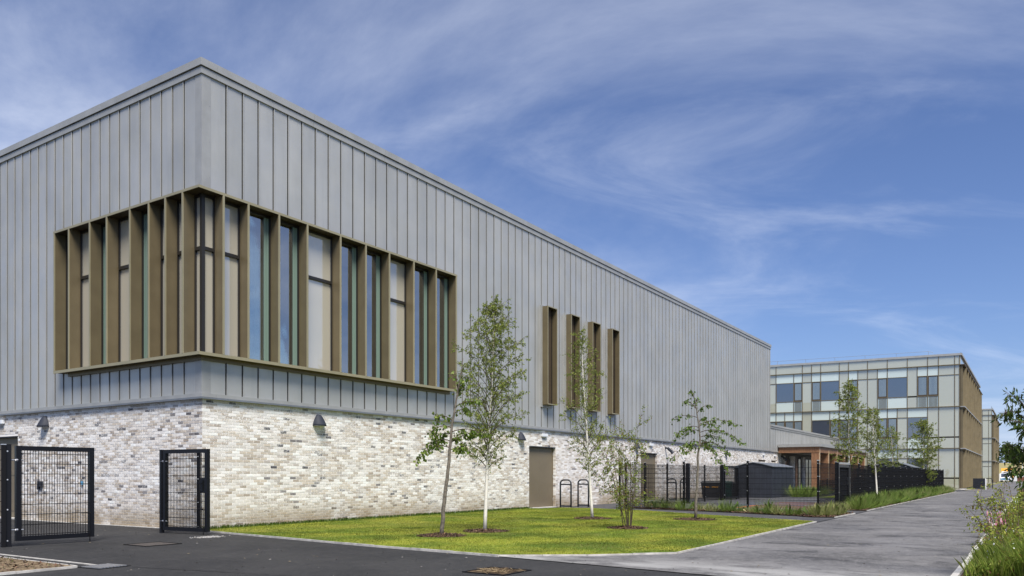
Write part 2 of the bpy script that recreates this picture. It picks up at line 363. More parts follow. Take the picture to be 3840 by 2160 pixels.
# brick wall: mortar body with recesses, then every brick
mb = MB()
def wall_pieces(length, holes):
    xs = sorted({0, length, *[h[0] for h in holes], *[h[1] for h in holes]}); out = []
    for a, b in zip(xs[:-1], xs[1:]):
        zs = [0]; hh = sorted([(h[2], h[3]) for h in holes if h[0] <= a and h[1] >= b])
        z = -.1
        for z0, z1 in hh:
            if z0 > z: out.append((a, b, z, z0))
            z = z1
        out.append((a, b, z, ZB + .05))
    return out
HR = [(a, b, -.1, h) for a, b, h in DOORS_R] + [tuple(v) for v in VENTS]; HLf = [(DOOR_L[0], DOOR_L[1], -.1, DOOR_L[2])]
for a, b, z0, z1 in wall_pieces(BR_END, HR): mb.box(a, 0, z0, b, .22, z1)
for a, b, z0, z1 in wall_pieces(LL, HLf): mb.box(0, max(a, .22), z0, .22, b, z1)
wall = mb.build('brick_wall', 'mortar', hall)
MB().box(.3, .24, 0, BR_END, .4, ZB).build('inner_wall', 'charcoal', hall); MB().box(.24, .4, 0, .38, LL, ZB).build('inner_wall', 'charcoal', hall)
PAL = [((.64, .60, .545), 28), ((.76, .73, .69), 24), ((.50, .435, .355), 26), ((.46, .415, .37), 11), ((.37, .31, .25), 6), ((.19, .175, .17), 2.8), ((.085, .08, .085), 1.8)]
pc = [p[0] for p in PAL]; pw = [p[1] for p in PAL]
def bcol():
    c = random.choices(pc, pw)[0]; k = random.uniform(.86, 1.14); return tuple(min(.8, q * k) for q in c)
bricks = []     # (face, a0, a1, z0, z1)
for face, length, holes in (('R', BR_END, HR), ('L', LL, HLf)):
    for k in range(44):
        z0 = k * .075 + .007; z1 = z0 + .060; x = -.112 * (k % 2) - (.1025 * 0)
        if face == 'L': x = -.112 * ((k + 1) % 2)
        while x < length:
            a, b = max(x, 0.0), min(x + .211, length); x += .225
            segs = [(a, b)]
            for h0, h1, q0, q1 in holes:
                if z1 > q0 and z0 < q1:
                    ns = []
                    for s0, s1 in segs:
                        if s1 <= h0 or s0 >= h1: ns.append((s0, s1))
                        else:
                            if s0 < h0: ns.append((s0, h0))
                            if s1 > h1: ns.append((h1, s1))
                    segs = ns
            for s0, s1 in segs:
                if s1 - s0 > .02: bricks.append((face, s0, s1, z0, z1))
def bdist(b):
    p = ((b[1] + b[2]) / 2, 0) if b[0] == 'R' else (0, (b[1] + b[2]) / 2)
    d = math.hypot(p[0] + 12.36, p[1] + 17.4); w = b[2] - b[1]
    sn = abs(17.4 / d) if b[0] == 'R' else abs(12.36 / d)
    return w * sn / d / d
order = sorted(range(len(bricks)), key=lambda i: -bdist(bricks[i]) if .25 < bricks[i][3] < 3.2 and bricks[i][2] - bricks[i][1] > .2 else 0)
near = set(order[:300])
def brick_geo(mb, x0, y0, z0, x1, y1, z1, col, j=.0014):
    o = len(mb.v); mb.box(x0, y0, z0, x1, y1, z1, col)
    for i in range(o, o + 8):
        p = mb.v[i]; mb.v[i] = (p[0] + random.uniform(-j, j), p[1] + random.uniform(-j, j), p[2] + random.uniform(-j, j))
VAR = []
for i in range(40):
    t = MB(); brick_geo(t, -.1055, -.005, -.030, .1055, .02, .030, bcol()); VAR.append(t.mesh('brick', 'brick'))
rest = MB()
for i, (fc, a, b, z0, z1) in enumerate(bricks):
    if i in near:
        o = link('brick', random.choice(VAR), wall)
        if fc == 'R': o.location = ((a + b) / 2, 0, (z0 + z1) / 2)
        else: o.location = (0, (a + b) / 2, (z0 + z1) / 2); o.rotation_euler = (0, 0, R(-90))
    else:
        d = .005 + random.uniform(-.0015, .0025)
        if fc == 'R': brick_geo(rest, a, -d, z0, b, .02, z1, bcol())
        else: brick_geo(rest, -d, a, z0, .02, b, z1, bcol())
for a, b, h in DOORS_R:     # reveals, far jamb and near jamb
    for k in range(int(h / .075)):
        z0 = k * .075 + .005
        brick_geo(rest, b - .006, .012, z0, b + .02, .115 if k % 2 else .2, z0 + .065, bcol(), .002); brick_geo(rest, a - .02, .012, z0, a + .006, .2, z0 + .065, bcol(), .002)
for k in range(35):
    z0 = k * .075 + .005
    for q in (DOOR_L[0] - .02, DOOR_L[1] - .006): brick_geo(rest, .012, q, z0, .2, q + .026, z0 + .065, bcol(), .002)
tag(rest.build('brickwork', 'brick', wall), kind='stuff')
# doors
def door(x0, x1, h, left=False):
    d = MB()
    w = x1 - x0; fr = MB(); t = .05
    fr.box(x0, .13, .02, x0 + t, .2, h); fr.box(x1 - t, .13, .02, x1, .2, h); fr.box(x0 + t, .13, h - t, x1 - t, .2, h)
    if left:
        fr.v = [(y, x, z) for x, y, z in fr.v]
    o = fr.build('door', 'door_bronze', hall)
    mid = x0 + w * .5
    for a, b in ((x0 + t + .004, mid - .003), (mid + .003, x1 - t - .004)):
        q = MB().box(a, .15, .04, b, .19, h - t - .004)
        if left:
            for zz0, zz1 in ((.25, 1.25), (1.4, h - .25)): q.box(a + .12, .14, zz0, b - .12, .151, zz1)
            q.v = [(y, x, z) for x, y, z in q.v]
        q.build('leaf', 'door_bronze', o)
    for hz in (.3, 1.3, h - .35):
        q = MB().box(x1 - .05, .115, hz, x1 - .015, .131, hz + .12)
        if left: q.v = [(y, x, z) for x, y, z in q.v]
        q.build('hinge', 'galvanised', o)
    q = MB().box(x0, -.05, -.02, x1, .13, .045)
    if left: q.v = [(y, x, z) for x, y, z in q.v]
    q.build('threshold', 'stone_light', o)
    s = MB().box(x0, .015, h - .035, x1, .13, h + .001)
    if left: s.v = [(y, x, z) for x, y, z in s.v]
    s.build('lintel', 'charcoal', o)
for a, b, h in DOORS_R: door(a, b, h)
door(*DOOR_L, left=True)
for a, b, z0, z1 in VENTS: MB().box(a, .1, z0, b, .2, z1).build('vent', 'bronze_dark', hall)
# cladding
CY = -.05
def panel_mesh(w, z0, z1, rib=True):
    """a zinc tray: slightly bowed face, folded seam on its right edge"""
    mb = MB(); nx, nz = 4, max(2, int((z1 - z0) / 1.2)); vs = []; bow = random.uniform(.002, .007); ph = random.uniform(0, 6)
    for k in range(nz + 1):
        z = z0 + (z1 - z0) * k / nz
        for i in range(nx + 1):
            t = i / nx; vs.append((.012 + t * (w - .058), -bow * math.sin(math.pi * t) * (1 + .6 * math.sin(z * 1.7 + ph)), z))  # tray stops short of the rib, gap widened to read as seam shade
    mb.add(vs, [(k * (nx + 1) + i, k * (nx + 1) + i + 1, (k + 1) * (nx + 1) + i + 1, (k + 1) * (nx + 1) + i) for k in range(nz) for i in range(nx)])
    if rib: mb.box(w - .014, -.024, z0, w + .010, .004, z1)
    return mb
def put_panels(parent, seams, pieces, left=False, mat='zinc'):
    for a, b in zip(seams[:-1], seams[1:]):
        for z0, z1 in pieces(a, b):
            q = panel_mesh(b - a, z0, z1)
            q.v = [(x + a, y + CY, z) for x, y, z in q.v]
            if left: q.v = [(y, x, z) for x, y, z in q.v]
            q.build('cladding_panel', mat, parent, False)
WIN_R = 10.08; WIN_L = 6.50; WZ0 = 4.40; WZ1 = 8.50; Z0 = 3.40; Z1 = 11.445
sr = [.18 + .5071 * k for k in range(102)]; sr = [s for s in sr if s < HL - .1] + [HL - .06]
slf = [.205 + .4876 * k for k in range(33)]; slf = [s for s in slf if s < LL] + [LL]
def pc_r(a, b): return [(Z0, WZ0), (WZ1, Z1)] if a < WIN_R - .02 else [(Z0, Z1)]
def pc_l(a, b): return [(Z0, WZ0), (WZ1, Z1)] if a < WIN_L - .25 else [(Z0, Z1)]
put_panels(hall, sr, pc_r); put_panels(hall, slf, pc_l, True)
for z0, z1 in ((Z0, WZ0), (WZ1, Z1)):        # corner trim, folded round the arris
    MB().prism([(-.062, -.062), (.2, -.062), (.2, -.04), (-.04, -.04), (-.04, .2), (-.062, .2)], z0, z1).build('corner_trim', 'zinc_trim', hall)
    for zq in np.arange(z0 + .4, z1, .9): MB().box(.165, -.068, zq, .175, -.06, zq + .01).build('rivet', 'zinc_dark', hall)
# backing walls behind the trays, near black to paint shade into the seam gaps
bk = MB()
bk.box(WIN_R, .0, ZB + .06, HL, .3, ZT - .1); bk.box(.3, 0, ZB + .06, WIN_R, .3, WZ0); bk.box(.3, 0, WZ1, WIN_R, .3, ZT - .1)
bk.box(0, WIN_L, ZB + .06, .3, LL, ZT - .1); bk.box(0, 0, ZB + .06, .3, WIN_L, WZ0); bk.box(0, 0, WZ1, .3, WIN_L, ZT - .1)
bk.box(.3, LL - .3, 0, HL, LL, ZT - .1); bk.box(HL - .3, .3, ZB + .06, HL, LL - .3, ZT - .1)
bk.build('backing_wall', 'seam_shade_backing', hall)
MB().box(.1, .1, ZT - .3, HL - .1, LL - .1, ZT - .12).build('roof', 'zinc_dark', hall)
put_panels(hall, [], pc_r)
ew = MB().box(HL - .0, 0, 5.2, HL + .04, LL, Z1 + .1); ew.build('end_cladding', 'zinc', hall)
# flashings and copings in lengths
def band(name, z0, z1, out, mat, L=3.0, inner=-.02):
    k = 0; e = HL + .06
    while True:
        a = k * L + (.6 if k else -out); b = min((k + 1) * L + .6, e)
        if a >= e: break
        if k == 0: a = .35
        MB().box(a + .003, -out, z0, b - .003, inner, z1).build(name, mat, hall); k += 1
    k = 0
    while True:
        a = k * L + .6 if k else .35; b = min((k + 1) * L + .6, LL)
        if a >= LL: break
        MB().box(-out, a + .003, z0, inner, b - .003, z1).build(name, mat, hall); k += 1
    MB().prism([(-out, -out), (.35, -out), (.35, inner), (inner, inner), (inner, .35), (-out, .35)], z0, z1).build(name, mat, hall)
band('base_flashing', 3.31, 3.36, .105, 'zinc_dark'); band('base_flashing', 3.362, 3.45, .085, 'zinc_trim')
band('fascia', 11.445, 11.605, .095, 'zinc_trim'); band('coping', 11.628, 11.81, .13, 'zinc_trim', inner=.3)
# corner window: deep bronze box of fins round the arris
D = .33; ow = thing.__call__  # noqa
win = MB().prism([(-D, -D), (WIN_R + .03, -D), (WIN_R + .03, .02), (.02, .02), (.02, WIN_L + .03), (-D, WIN_L + .03)], 8.475, 8.52).build('corner_window', 'bronze_dark', hall)
MB().prism([(-D - .012, -D - .012), (WIN_R + .04, -D - .012), (WIN_R + .04, -D + .012), (-D + .012, -D + .012), (-D + .012, WIN_L + .04), (-D - .012, WIN_L + .04)], 8.462, 8.526).build('head_trim', 'bronze_edge', win)
MB().prism([(-D, -D), (WIN_R + .03, -D), (WIN_R + .03, .02), (.02, .02), (.02, WIN_L + .03), (-D, WIN_L + .03)], 4.385, 4.43).build('sill', 'bronze', win)
MB().prism([(-D - .012, -D - .012), (WIN_R + .04, -D - .012), (WIN_R + .04, -D + .012), (-D + .012, -D + .012), (-D + .012, WIN_L + .04), (-D - .012, WIN_L + .04)], 4.362, 4.440).build('sill_trim', 'bronze_edge', win)
MB().prism([(-.12, -.12), (WIN_R - .1, -.12), (WIN_R - .1, -.045), (-.045, -.045), (-.045, WIN_L - .35), (-.12, WIN_L - .35)], 4.27, 4.384).build('drip_flashing', 'bronze', win)
FR = [.38, 1.142, 2.149, 3.155, 4.437, 5.503, 6.57, 7.761, 8.937, 10.075]; FL = [.322, 1.047, 1.769, 2.626, 3.737, 4.592, 5.695, 6.495]
RT = 'SSVVSVVSVV'; LT = 'SSSVSVSV'; th = .02
def mir(mb, left):
    if left: mb.v = [(y, x, z) for x, y, z in mb.v]
    return mb
for left, F in ((False, FR), (True, FL)):
    for x in F:
        fin = mir(MB().box(x - th, -D + .013, 4.431, x + th, .02, 8.474), left).build('fin', 'bronze', win)
        mir(MB().box(x - th - .006, -D - .016, 4.441, x + th + .006, -D + .0125, 8.461), left).build('fin_edge', 'bronze_edge', win)
    edges = [0.0] + F; kinds = LT if left else RT
    for i in range(len(F)):
        a, b = edges[i], edges[i + 1]; a += .06; b -= .06
        kd = kinds[i]
        pe = b - .16 if kd == 'V' else b
        mir(MB().box(a, .03, 4.431, pe, .042, 8.474), left).build('pane', 'vision_glass' if kd == 'V' else 'spandrel', win)
        if kd == 'V':
            for q0, q1 in ((b - .16, b - .085), (b - .075, b)): mir(MB().box(q0, .026, 4.431, q1, .04, 8.474), left).build('side_strip', 'green_strip', win)  # opaque green colour stands in for the daylit reveal seen through tinted glass
        mir(MB().box(b, -.012, 4.431, b + .0395, .09, 8.474), left).build('mullion', 'frame_black', win)
        if i: mir(MB().box(a - .0395, -.012, 4.431, a, .09, 8.474), left).build('mullion', 'frame_black', win)
        mir(MB().box(a, -.005, 4.431, b, .029, 4.475), left).build('bottom_rail', 'frame_black', win)
        mir(MB().box(a, -.005, 8.40, b, .029, 8.474), left).build('top_rail', 'frame_black', win)
        if kd == 'V': mir(MB().box(a, .16, 8.08, b, .20, 8.474), left).build('blind', 'white_plaster', win)
        if kd == 'S': mir(MB().box(a, -.03, 7.065, b, .028, 7.15), left).build('transom', 'frame_black', win)
MB().prism([(-.03, -.03), (.06, -.03), (.06, .06), (-.03, .06)], 4.431, 8.474).build('corner_mullion', 'frame_black', win)
# room behind the glass
m = NM('room_wall', (.40, .40, .39), .9); NM('room_floor', (.16, .14, .12), .6)
rm = MB().box(.3, .3, 4.3, 12, 8, 4.42); rm.build('room_floor', 'room_floor', hall)
MB().box(.3, .3, 8.52, 12, 8, 8.62).build('room_ceiling', 'room_wall', hall)
for left, F in ((False, FR), (True, FL)):
    for x in F: mir(MB().box(x - .09, .10, 4.43, x + .09, .55, 8.51), left).build('reveal', 'white_plaster', hall)
q = MB(); q.box(12, .3, 4.3, 12.1, 8, 8.6); q.box(.3, 8, 4.3, 12, 8.1, 8.6); q.build('room_wall', 'room_wall', hall)
# four slot windows
for x0 in (16.39, 18.44, 20.49, 22.55):
    x1 = x0 + .80; z0, z1 = 4.40, 8.56
    w_ = MB().box(x0 - .09, CY - .055, z0 - .11, x1 + .03, CY - .005, z1 + .05).build('slot_window', 'zinc_trim', hall)
    for a, b in ((x0, x0 + .03), (x1 - .03, x1)): MB().box(a, -.36, z0, b, CY - .056, z1).build('side_fin', 'bronze', w_)
    MB().box(x0 + .03, -.36, z1 - .035, x1 - .03, CY - .056, z1).build('head', 'bronze_dark', w_); MB().box(x0 + .03, -.36, z0, x1 - .03, CY - .056, z0 + .035).build('sill', 'bronze', w_)
    for a, b in ((x0 - .004, x0 + .034), (x1 - .034, x1 + .004)): MB().box(a, -.372, z0 - .004, b, -.3605, z1 + .004).build('edge_trim', 'bronze_edge', w_)
    MB().box(x0 + .035, -.372, z1 - .036, x1 - .035, -.3605, z1 + .004).build('edge_trim', 'bronze_edge', w_); MB().box(x0 + .035, -.372, z0 - .004, x1 - .035, -.3605, z0 + .036).build('edge_trim', 'bronze_edge', w_)
    MB().box(x0 + .03, CY - .075, z0 + .035, x1 - .03, CY - .0555, z1 - .035).build('pane', 'bronze_dark', w_)
    MB().box(x1 - .10, CY - .1, z0 + .035, x1 - .06, CY - .076, z1 - .035).build('mullion', 'frame_black', w_)
# ------------------------------------------------------------------ low wing beyond the hall
wing = thing('low_wing', (HL, 0, 0), 'low zinc clad wing running from the hall to the glass building', 'building')
wing.location = (0, 0, 0)
AE = 78.2
sw = [HL + .05 + .5071 * k for k in range(53)]; sw = [s for s in sw if s < AE] + [AE]
put_panels(wing, sw, lambda a, b: [(Z0, 5.2)])
for a in np.arange(HL + .05, AE, 3.0):
    b = min(a + 2.994, AE); MB().box(a, -.105, 5.2, b, -.02, 5.33).build('fascia', 'zinc_trim', wing); MB().box(a, -.15, 5.345, b, .3, 5.49).build('coping', 'zinc_trim', wing)
MB().box(HL + .06, .0, 3.32, AE, .3, 5.4).build('backing_wall', 'seam_shade_backing', wing); MB().box(HL + .06, .3, 5.2, AE - .3, 10, 5.35).build('roof', 'zinc_dark', wing)  # near-black backing paints the shade beside the wing's seams
MB().box(HL + .07, -.105, 3.31, AE, -.02, 3.395).build('base_flashing', 'zinc_trim', wing)
MB().box(BR_END, .35, 0, AE, .5, 3.32).build('recess_wall', 'charcoal', wing)
for a, b in ((56.6, 57.3), (59.2, 60.6), (63.5, 64.4)):
    p = MB().box(a, .2, 0, b, .348, 3.1).build('brick_pier', 'mortar', wing); r = MB()
    for k in range(41):
        x = a - .1 * (k % 2)
        while x < b:
            s0, s1 = max(x, a), min(x + .215, b); x += .225
            if s1 - s0 > .03: brick_geo(r, s0, .192, k * .075 + .005, s1, .21, k * .075 + .07, bcol())
    tag(r.build('brickwork', 'brick', p), kind='stuff')
for a, b in ((57.5, 59.0), (61.0, 63.2), (64.8, 67.5), (68, 71), (71.4, 75)):
    d_ = MB().box(a, .3, .1, b, .33, 2.9).build('glazed_screen', 'window_glass', wing)
    for x in (a, (a + b) / 2, b - .06): MB().box(x, .26, .1, x + .06, .299, 2.9).build('frame', 'frame_black', d_)
# timber canopy
can = thing('timber_canopy', (54, -3.2, 0), 'timber entrance canopy with brown posts and grey flat roof beside the low wing', 'canopy')
can.location = (0, 0, 0)
C0, C1, CV = 53.9, 75.2, -3.3
MB().box(C0 - .15, CV - .15, 3.72, C1 + .15, -.11, 3.95).build('roof', 'zinc_trim', can)
MB().box(C0, CV, 3.25, C1, CV + .1, 3.715).build('beam', 'timber', can); MB().box(C0, CV + .1, 3.25, C0 + .1, -.11, 3.715).build('beam', 'timber', can)
MB().box(C0 + .1, CV + .1, 3.55, C1, -.11, 3.7).build('soffit', 'charcoal', can)
for x in (53.93, 57.3, 60.7, 64.1, 67.5, 70.9, 74.4):
    MB().box(x, CV + .03, .1, x + .14, CV + .62, 3.25).build('post', 'timber', can); MB().box(x - .005, CV - .02, .1, x + .145, CV + .029, 3.6).build('post_edge', 'timber_edge', can)
    MB().box(x - .03, CV - .02, 0, x + .17, CV + .66, .1).build('post_base', 'concrete', can)
# ------------------------------------------------------------------ glass buildings behind
S = [.03, .45, 1.90, 2.88, 3.83, 4.75, 5.69, 6.63, 7.57, 8.53, 9.49, 10.4, 11.32, 12.27, 13.2, 14.14, 15.1, 16.0, 16.95, 17.89, 18.85, 20.7, 21.6, 22.6]
def glass_block(name, label, A, wdir, slen, depth_u, rows, H=13.80, fin_step=1.9, rails=True):
    rz = math.atan2(wdir[1], wdir[0]); b = thing(name, (A[0], A[1], 0), label, 'building', rz=rz)   # local +x along the face away from the corner, +y outward
    M = Matrix.Rotation(-rz, 3, 'Z')
    def wl(u, v): p = M @ Vector((u - A[0], v - A[1], 0)); return (p.x, p.y)
    far = wl(A[0] + depth_u, A[1])
    # solid body behind the skin, a parallelogram plan
    MB().prism([(.05, -.12), (.05 + far[0], far[1] - .05), (slen + far[0], far[1]), (slen, -.12)], 0, H - .25).build('core', 'bronze_dark', b)
    MB().prism([(-.1, .12), (far[0] - .1, far[1]), (slen + far[0], far[1]), (slen, .12)], H - .22, H).build('roof_coping', 'zinc_trim', b)
    def pan(s0, s1, z0, z1, mt, nm='panel', y=0.): return MB().box(s0 + .035, y - .05, z0 + .035, s1 - .035, y, z1 - .035).build(nm, mt, b)
    for storey, (zl, zs, zh, zt, cols) in enumerate(rows):
        for s0, s1, k in cols:
            if s0 > slen: continue
            if k == 'P': pan(s0, s1, zh, zt, 'panel_glass'); pan(s0, s1, zl, zh, 'panel_glass')
            elif k == 'Q': pan(s0, s1, zs + .05, zt, 'panel_glass'); pan(s0, s1, zl, zs - .04, 'panel_glass')
            elif k == 'F': pan(s0, s1, zs + .04, zt, 'panel_glass'); pan(s0, s1, zl, zs - .04, 'panel_glass')
            elif k == 'S': pan(s0, s1, zl, zt, 'panel_glass')
            elif k == 'T': pan(s0, s1, zl, zt, 'panel_glass')
            elif k == 'X': pan(s0, s1, zs, zt, 'window_glass', 'window', -.02); pan(s0, s1, zl, zs, 'aqua_glass')
            elif k == 'Y': pan(s0, s1, zs, zt, 'aqua_glass'); pan(s0, s1, zl, zs, 'window_glass', 'window', -.02)
            elif k == 'W':
                pan(s0, s1, zh, zt, 'aqua_glass'); pan(s0, s1, zl, zs, 'aqua_glass')
                w = pan(s0, s1, zs, zh, 'window_glass', 'window', -.02)
                f = MB(); f.box(s0 + .02, -.06, zs + .0, s0 + .05, .02, zh); f.box(s1 - .05, -.06, zs, s1 - .02, .02, zh); f.build('frame', 'bronze', w)
            elif k == 'L':
                pan(s0, s1, zh, zt, 'aqua_glass'); lw = pan(s0, s1, zl, zs, 'louver_glass')
                w = pan(s0, s1, zs, zh, 'window_glass', 'window', -.03); f = MB(); t = .11
                f.box(s0 + .03, -.06, zs + .02, s0 + t, .02, zh - .02); f.box(s1 - t, -.06, zs + .02, s1 - .03, .02, zh - .02); f.box(s0 + t, -.06, zh - .09, s1 - t, .02, zh - .02); f.box(s0 + t, -.06, zs + .02, s1 - t, .02, zs + .16)
                f.build('frame', 'bronze_dark', w)
                lv = MB(); n = 7
                for i in range(n):
                    x = s0 + t + (s1 - s0 - 2 * t) * (i + .5) / n; lv.box(x - .014, -.029, zs + .16, x + .014, .012, zh - .09)
                lv.build('louver', 'louver_glass', w); lv = MB()
                for i in range(n):
                    x = s0 + t + (s1 - s0 - 2 * t) * (i + .5) / n; lv.box(x - .022, .001, zl + .05, x + .022, .02, zs - .05)
                lv.build('louver', 'bronze_dark', lw)
        for i, (s0, s1, k) in enumerate(cols):
            if s0 < slen: MB().box(s0 - .034, -.1, zl, s0 + .034, .045, zt).build('mullion', 'bronze', b)
            if s0 < slen and k in 'PWL': MB().box(s0 + .035, -.1, zh - .03, s1 - .035, .05, zh + .03).build('transom', 'bronze', b)
            if s0 < slen and k in 'WLXY': MB().box(s0 + .035, -.1, zs - .03, s1 - .035, .04, zs + .03).build('transom', 'bronze', b)
        if zt < H - .5: MB().box(-.06, -.12, zt - .04, slen, .16, zt + .04).build('ledge', 'bronze', b)
    # side facade of tall bronze fins, running away from the corner
    dirv = Vector((far[0], far[1], 0)).normalized(); nrm = Vector((dirv.y, -dirv.x, 0));
    if nrm.x > 0: nrm = -nrm
    def side(name, d0, d1, o0, o1, z0, z1, mt):
        pts = [dirv * d0 + nrm * o0, dirv * d1 + nrm * o0, dirv * d1 + nrm * o1, dirv * d0 + nrm * o1]
        return MB().prism([(p.x, p.y) for p in pts], z0, z1).build(name, mt, b)
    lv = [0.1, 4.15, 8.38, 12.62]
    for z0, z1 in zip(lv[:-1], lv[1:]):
        side('side_panel', .02, depth_u, -.05, .06, z0 + .05, z1 - .05, 'bronze_dark')  # dark panel colour carries the shade between the fins
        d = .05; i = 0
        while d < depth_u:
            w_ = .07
            side('fin', d, d + w_, .061, .061 + (.40 if i % 2 else .20), z0 + .05, z1 - .05, 'bronze_clad' if i % 2 else 'bronze'); d += fin_step * (.8 if i % 2 else 1.2); i += 1  # every other fin coloured darker, standing in for shadow lines between fins
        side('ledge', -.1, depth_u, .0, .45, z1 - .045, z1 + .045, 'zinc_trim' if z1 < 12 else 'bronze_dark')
    i = 0
    for d in np.arange(.1, depth_u - 2, 2.4): side('parapet_panel', d, d + 2.3, -.02, .06, 12.7, H - .24, 'panel_glass')
    side('roof_edge', -.05, depth_u, -.05, .2, H - .21, H + .01, 'zinc_trim')
    if rails:
        r = MB(); zr = H + .42; s_ = np.arange(2.8, slen, 3.0)
        r.tube([(2.4, -.3, zr - .15), (2.8, -.3, zr), (slen, -.3, zr)], .016, 5)
        for q in s_: r.tube([(q, -.3, H - .05), (q, -.3, zr)], .02, 4)
        r.build('roof_rail', 'zinc_dark', b)
        r = MB()
        for hh in (.45, .85):
            p0 = dirv * 6 - nrm * .3; p1 = dirv * (depth_u - 6) - nrm * .3; r.tube([(p0.x, p0.y, H + hh), (p1.x, p1.y, H + hh)], .03, 5)
        for d in np.arange(6, depth_u - 5, 2.5):
            p = dirv * d - nrm * .3; r.tube([(p.x, p.y, H - .05), (p.x, p.y, H + .85)], .03, 4)
        r.build('roof_rail', 'zinc_dark', b)
    MB().prism([(-.6, .25), (-.6, -.5), (slen, -.2), (slen, .25)], 0, .1).build('plinth', 'concrete', b)
    return b
def cols(spec): return [(a, b_, k) for a, b_, k in spec]
UP = cols([(.03, .45, 'P'), (.45, 1.9, 'P'), (1.9, 2.88, 'L'), (2.88, 3.83, 'L'), (3.83, 4.75, 'Q'), (4.75, 6.63, 'W'), (6.63, 7.57, 'L'), (7.57, 8.53, 'P'), (8.53, 9.48, 'P'), (9.48, 10.4, 'L'), (10.4, 11.32, 'Q'), (11.32, 13.2, 'W'), (13.2, 14.14, 'L'), (14.14, 15.1, 'P'), (15.1, 16.0, 'L'), (16.0, 17.89, 'W'), (17.89, 18.85, 'P'), (18.85, 20.7, 'W'), (20.7, 21.6, 'P')])
MD = cols([(.03, .45, 'F'), (.45, 1.88, 'F'), (1.88, 2.88, 'F'), (2.88, 4.74, 'W'), (4.74, 5.69, 'P'), (5.69, 6.62, 'L'), (6.62, 7.57, 'L'), (7.57, 8.54, 'S'), (8.54, 9.5, 'S'), (9.5, 10.4, 'L'), (10.4, 11.32, 'L'), (11.32, 12.27, 'L'), (12.27, 14.13, 'W'), (14.13, 15.1, 'S'), (15.1, 16.0, 'L'), (16.0, 16.95, 'L'), (16.95, 17.89, 'L'), (17.89, 18.85, 'L'), (18.85, 20.7, 'S'), (20.7, 21.6, 'P')])
GD = cols([(.03, .45, 'F'), (.45, 1.88, 'F'), (1.88, 2.88, 'S'), (2.88, 4.74, 'W'), (4.74, 5.69, 'P'), (5.69, 7.57, 'W'), (7.57, 8.54, 'S'), (8.54, 9.5, 'S'), (9.5, 11.32, 'W'), (11.32, 12.27, 'P'), (12.27, 14.13, 'W'), (14.13, 15.1, 'S'), (15.1, 17.89, 'W'), (17.89, 18.85, 'P'), (18.85, 20.7, 'S'), (20.7, 21.6, 'P')])
PP = cols([(a, b_, 'T') for a, b_ in ((.03, .45), (.45, 1.9), (1.9, 2.88), (2.88, 4.75), (4.75, 6.63), (6.63, 8.53), (8.53, 10.4), (10.4, 11.32), (11.32, 13.2), (13.2, 14.14), (14.14, 15.1), (15.1, 17.89), (17.89, 20.7), (20.7, 21.6))])
W2 = (-.084, .9965)
glass_block('glass_building', 'three storey glass fronted building with bronze mullions and a finned bronze side', (79.4, -11.4), W2, 21.6, 35.6,
            [(.1, 1.15, 3.2, 4.19, GD), (4.19, 5.32, 7.43, 8.42, MD), (8.42, 9.58, 11.65, 12.65, UP), (12.65, 12.7, 12.8, 13.6, PP)])
B3 = lambda k: cols([(.02, .52, k), (.52, 1.49, k)])
glass_block('glass_building', 'smaller looking bronze and glass building standing farther down the path', (158.3, -11.4), W2, 6.0, 29,
            [(.1, 2.3, 3.17, 4.15, B3('P') + cols([(1.49, 3.0, 'Y'), (3.0, 6, 'S')])), (4.15, 6.22, 7.39, 8.42, B3('P') + cols([(1.49, 3.0, 'X'), (3.0, 6, 'S')])),
             (8.42, 10.5, 11.67, 12.65, B3('P') + cols([(1.49, 3.0, 'Y'), (3.0, 6, 'S')])), (12.65, 12.7, 12.8, 13.6, [(.02, .52, 'T'), (.52, 1.49, 'T'), (1.49, 3.0, 'T'), (3.0, 6, 'T')])], fin_step=4.5)
# ------------------------------------------------------------------ wall fittings
def wall_lamp(x, z, left, label):
    o = thing('wall_lamp', (0, 0, 0), label, 'wall lamp', 'shell wall lamps on the brick base')
    w, h, d = .225, .33, .24; mb = MB(); n = 8; rows_ = []
    for k in range(7):
        t = k / 6; ww = w * (.34 + .66 * math.sin(t * 1.5)); dd = .05 + (d - .05) * t ** .8; zq = z - h * t
        rows_.append([(ww * math.cos(a), -.014 - dd * math.sin(a), zq) for a in [math.pi * j / n for j in range(n + 1)]])
    vs = [p for r in rows_ for p in r]; fs = [(k * (n + 1) + j, k * (n + 1) + j + 1, (k + 1) * (n + 1) + j + 1, (k + 1) * (n + 1) + j) for k in range(6) for j in range(n)]
    fs.append(tuple(range(n + 1))); fs.append(tuple(range(6 * (n + 1), 7 * (n + 1)))); mb.add(vs, fs)
    a = mb.build('hood', 'lamp_grey', o, True); a.data.polygons[len(fs) - 1].use_smooth = False
    c_ = MB(); c_.prism([(.19 * math.cos(q), -.03 - .17 * math.sin(q)) for q in [math.pi * j / 8 for j in range(9)]], z - h - .012, z - h + .004); c_.build('diffuser', 'diffuser', o)
    MB().box(-.1, -.016, z - h + .02, .1, .004, z - .03).build('back_plate', 'lamp_grey', o)
    if left: o.rotation_euler = (0, 0, R(-90)); o.location = (0, x, 0)
    else: o.location = (x, 0, 0)
wall_lamp(7.66, 3.19, True, 'dark grey shell wall lamp on the brick beside the left door')
wall_lamp(3.87, 3.16, False, 'dark grey shell wall lamp on open brick nearest the building corner')
wall_lamp(14.82, 3.15, False, 'dark grey shell wall lamp left of the first bronze door')
wall_lamp(26.1, 3.15, False, 'dark grey shell wall lamp above the door behind the multi stem shrub')
wall_lamp(40.8, 3.12, False, 'dark grey shell wall lamp above the wheelie bins')
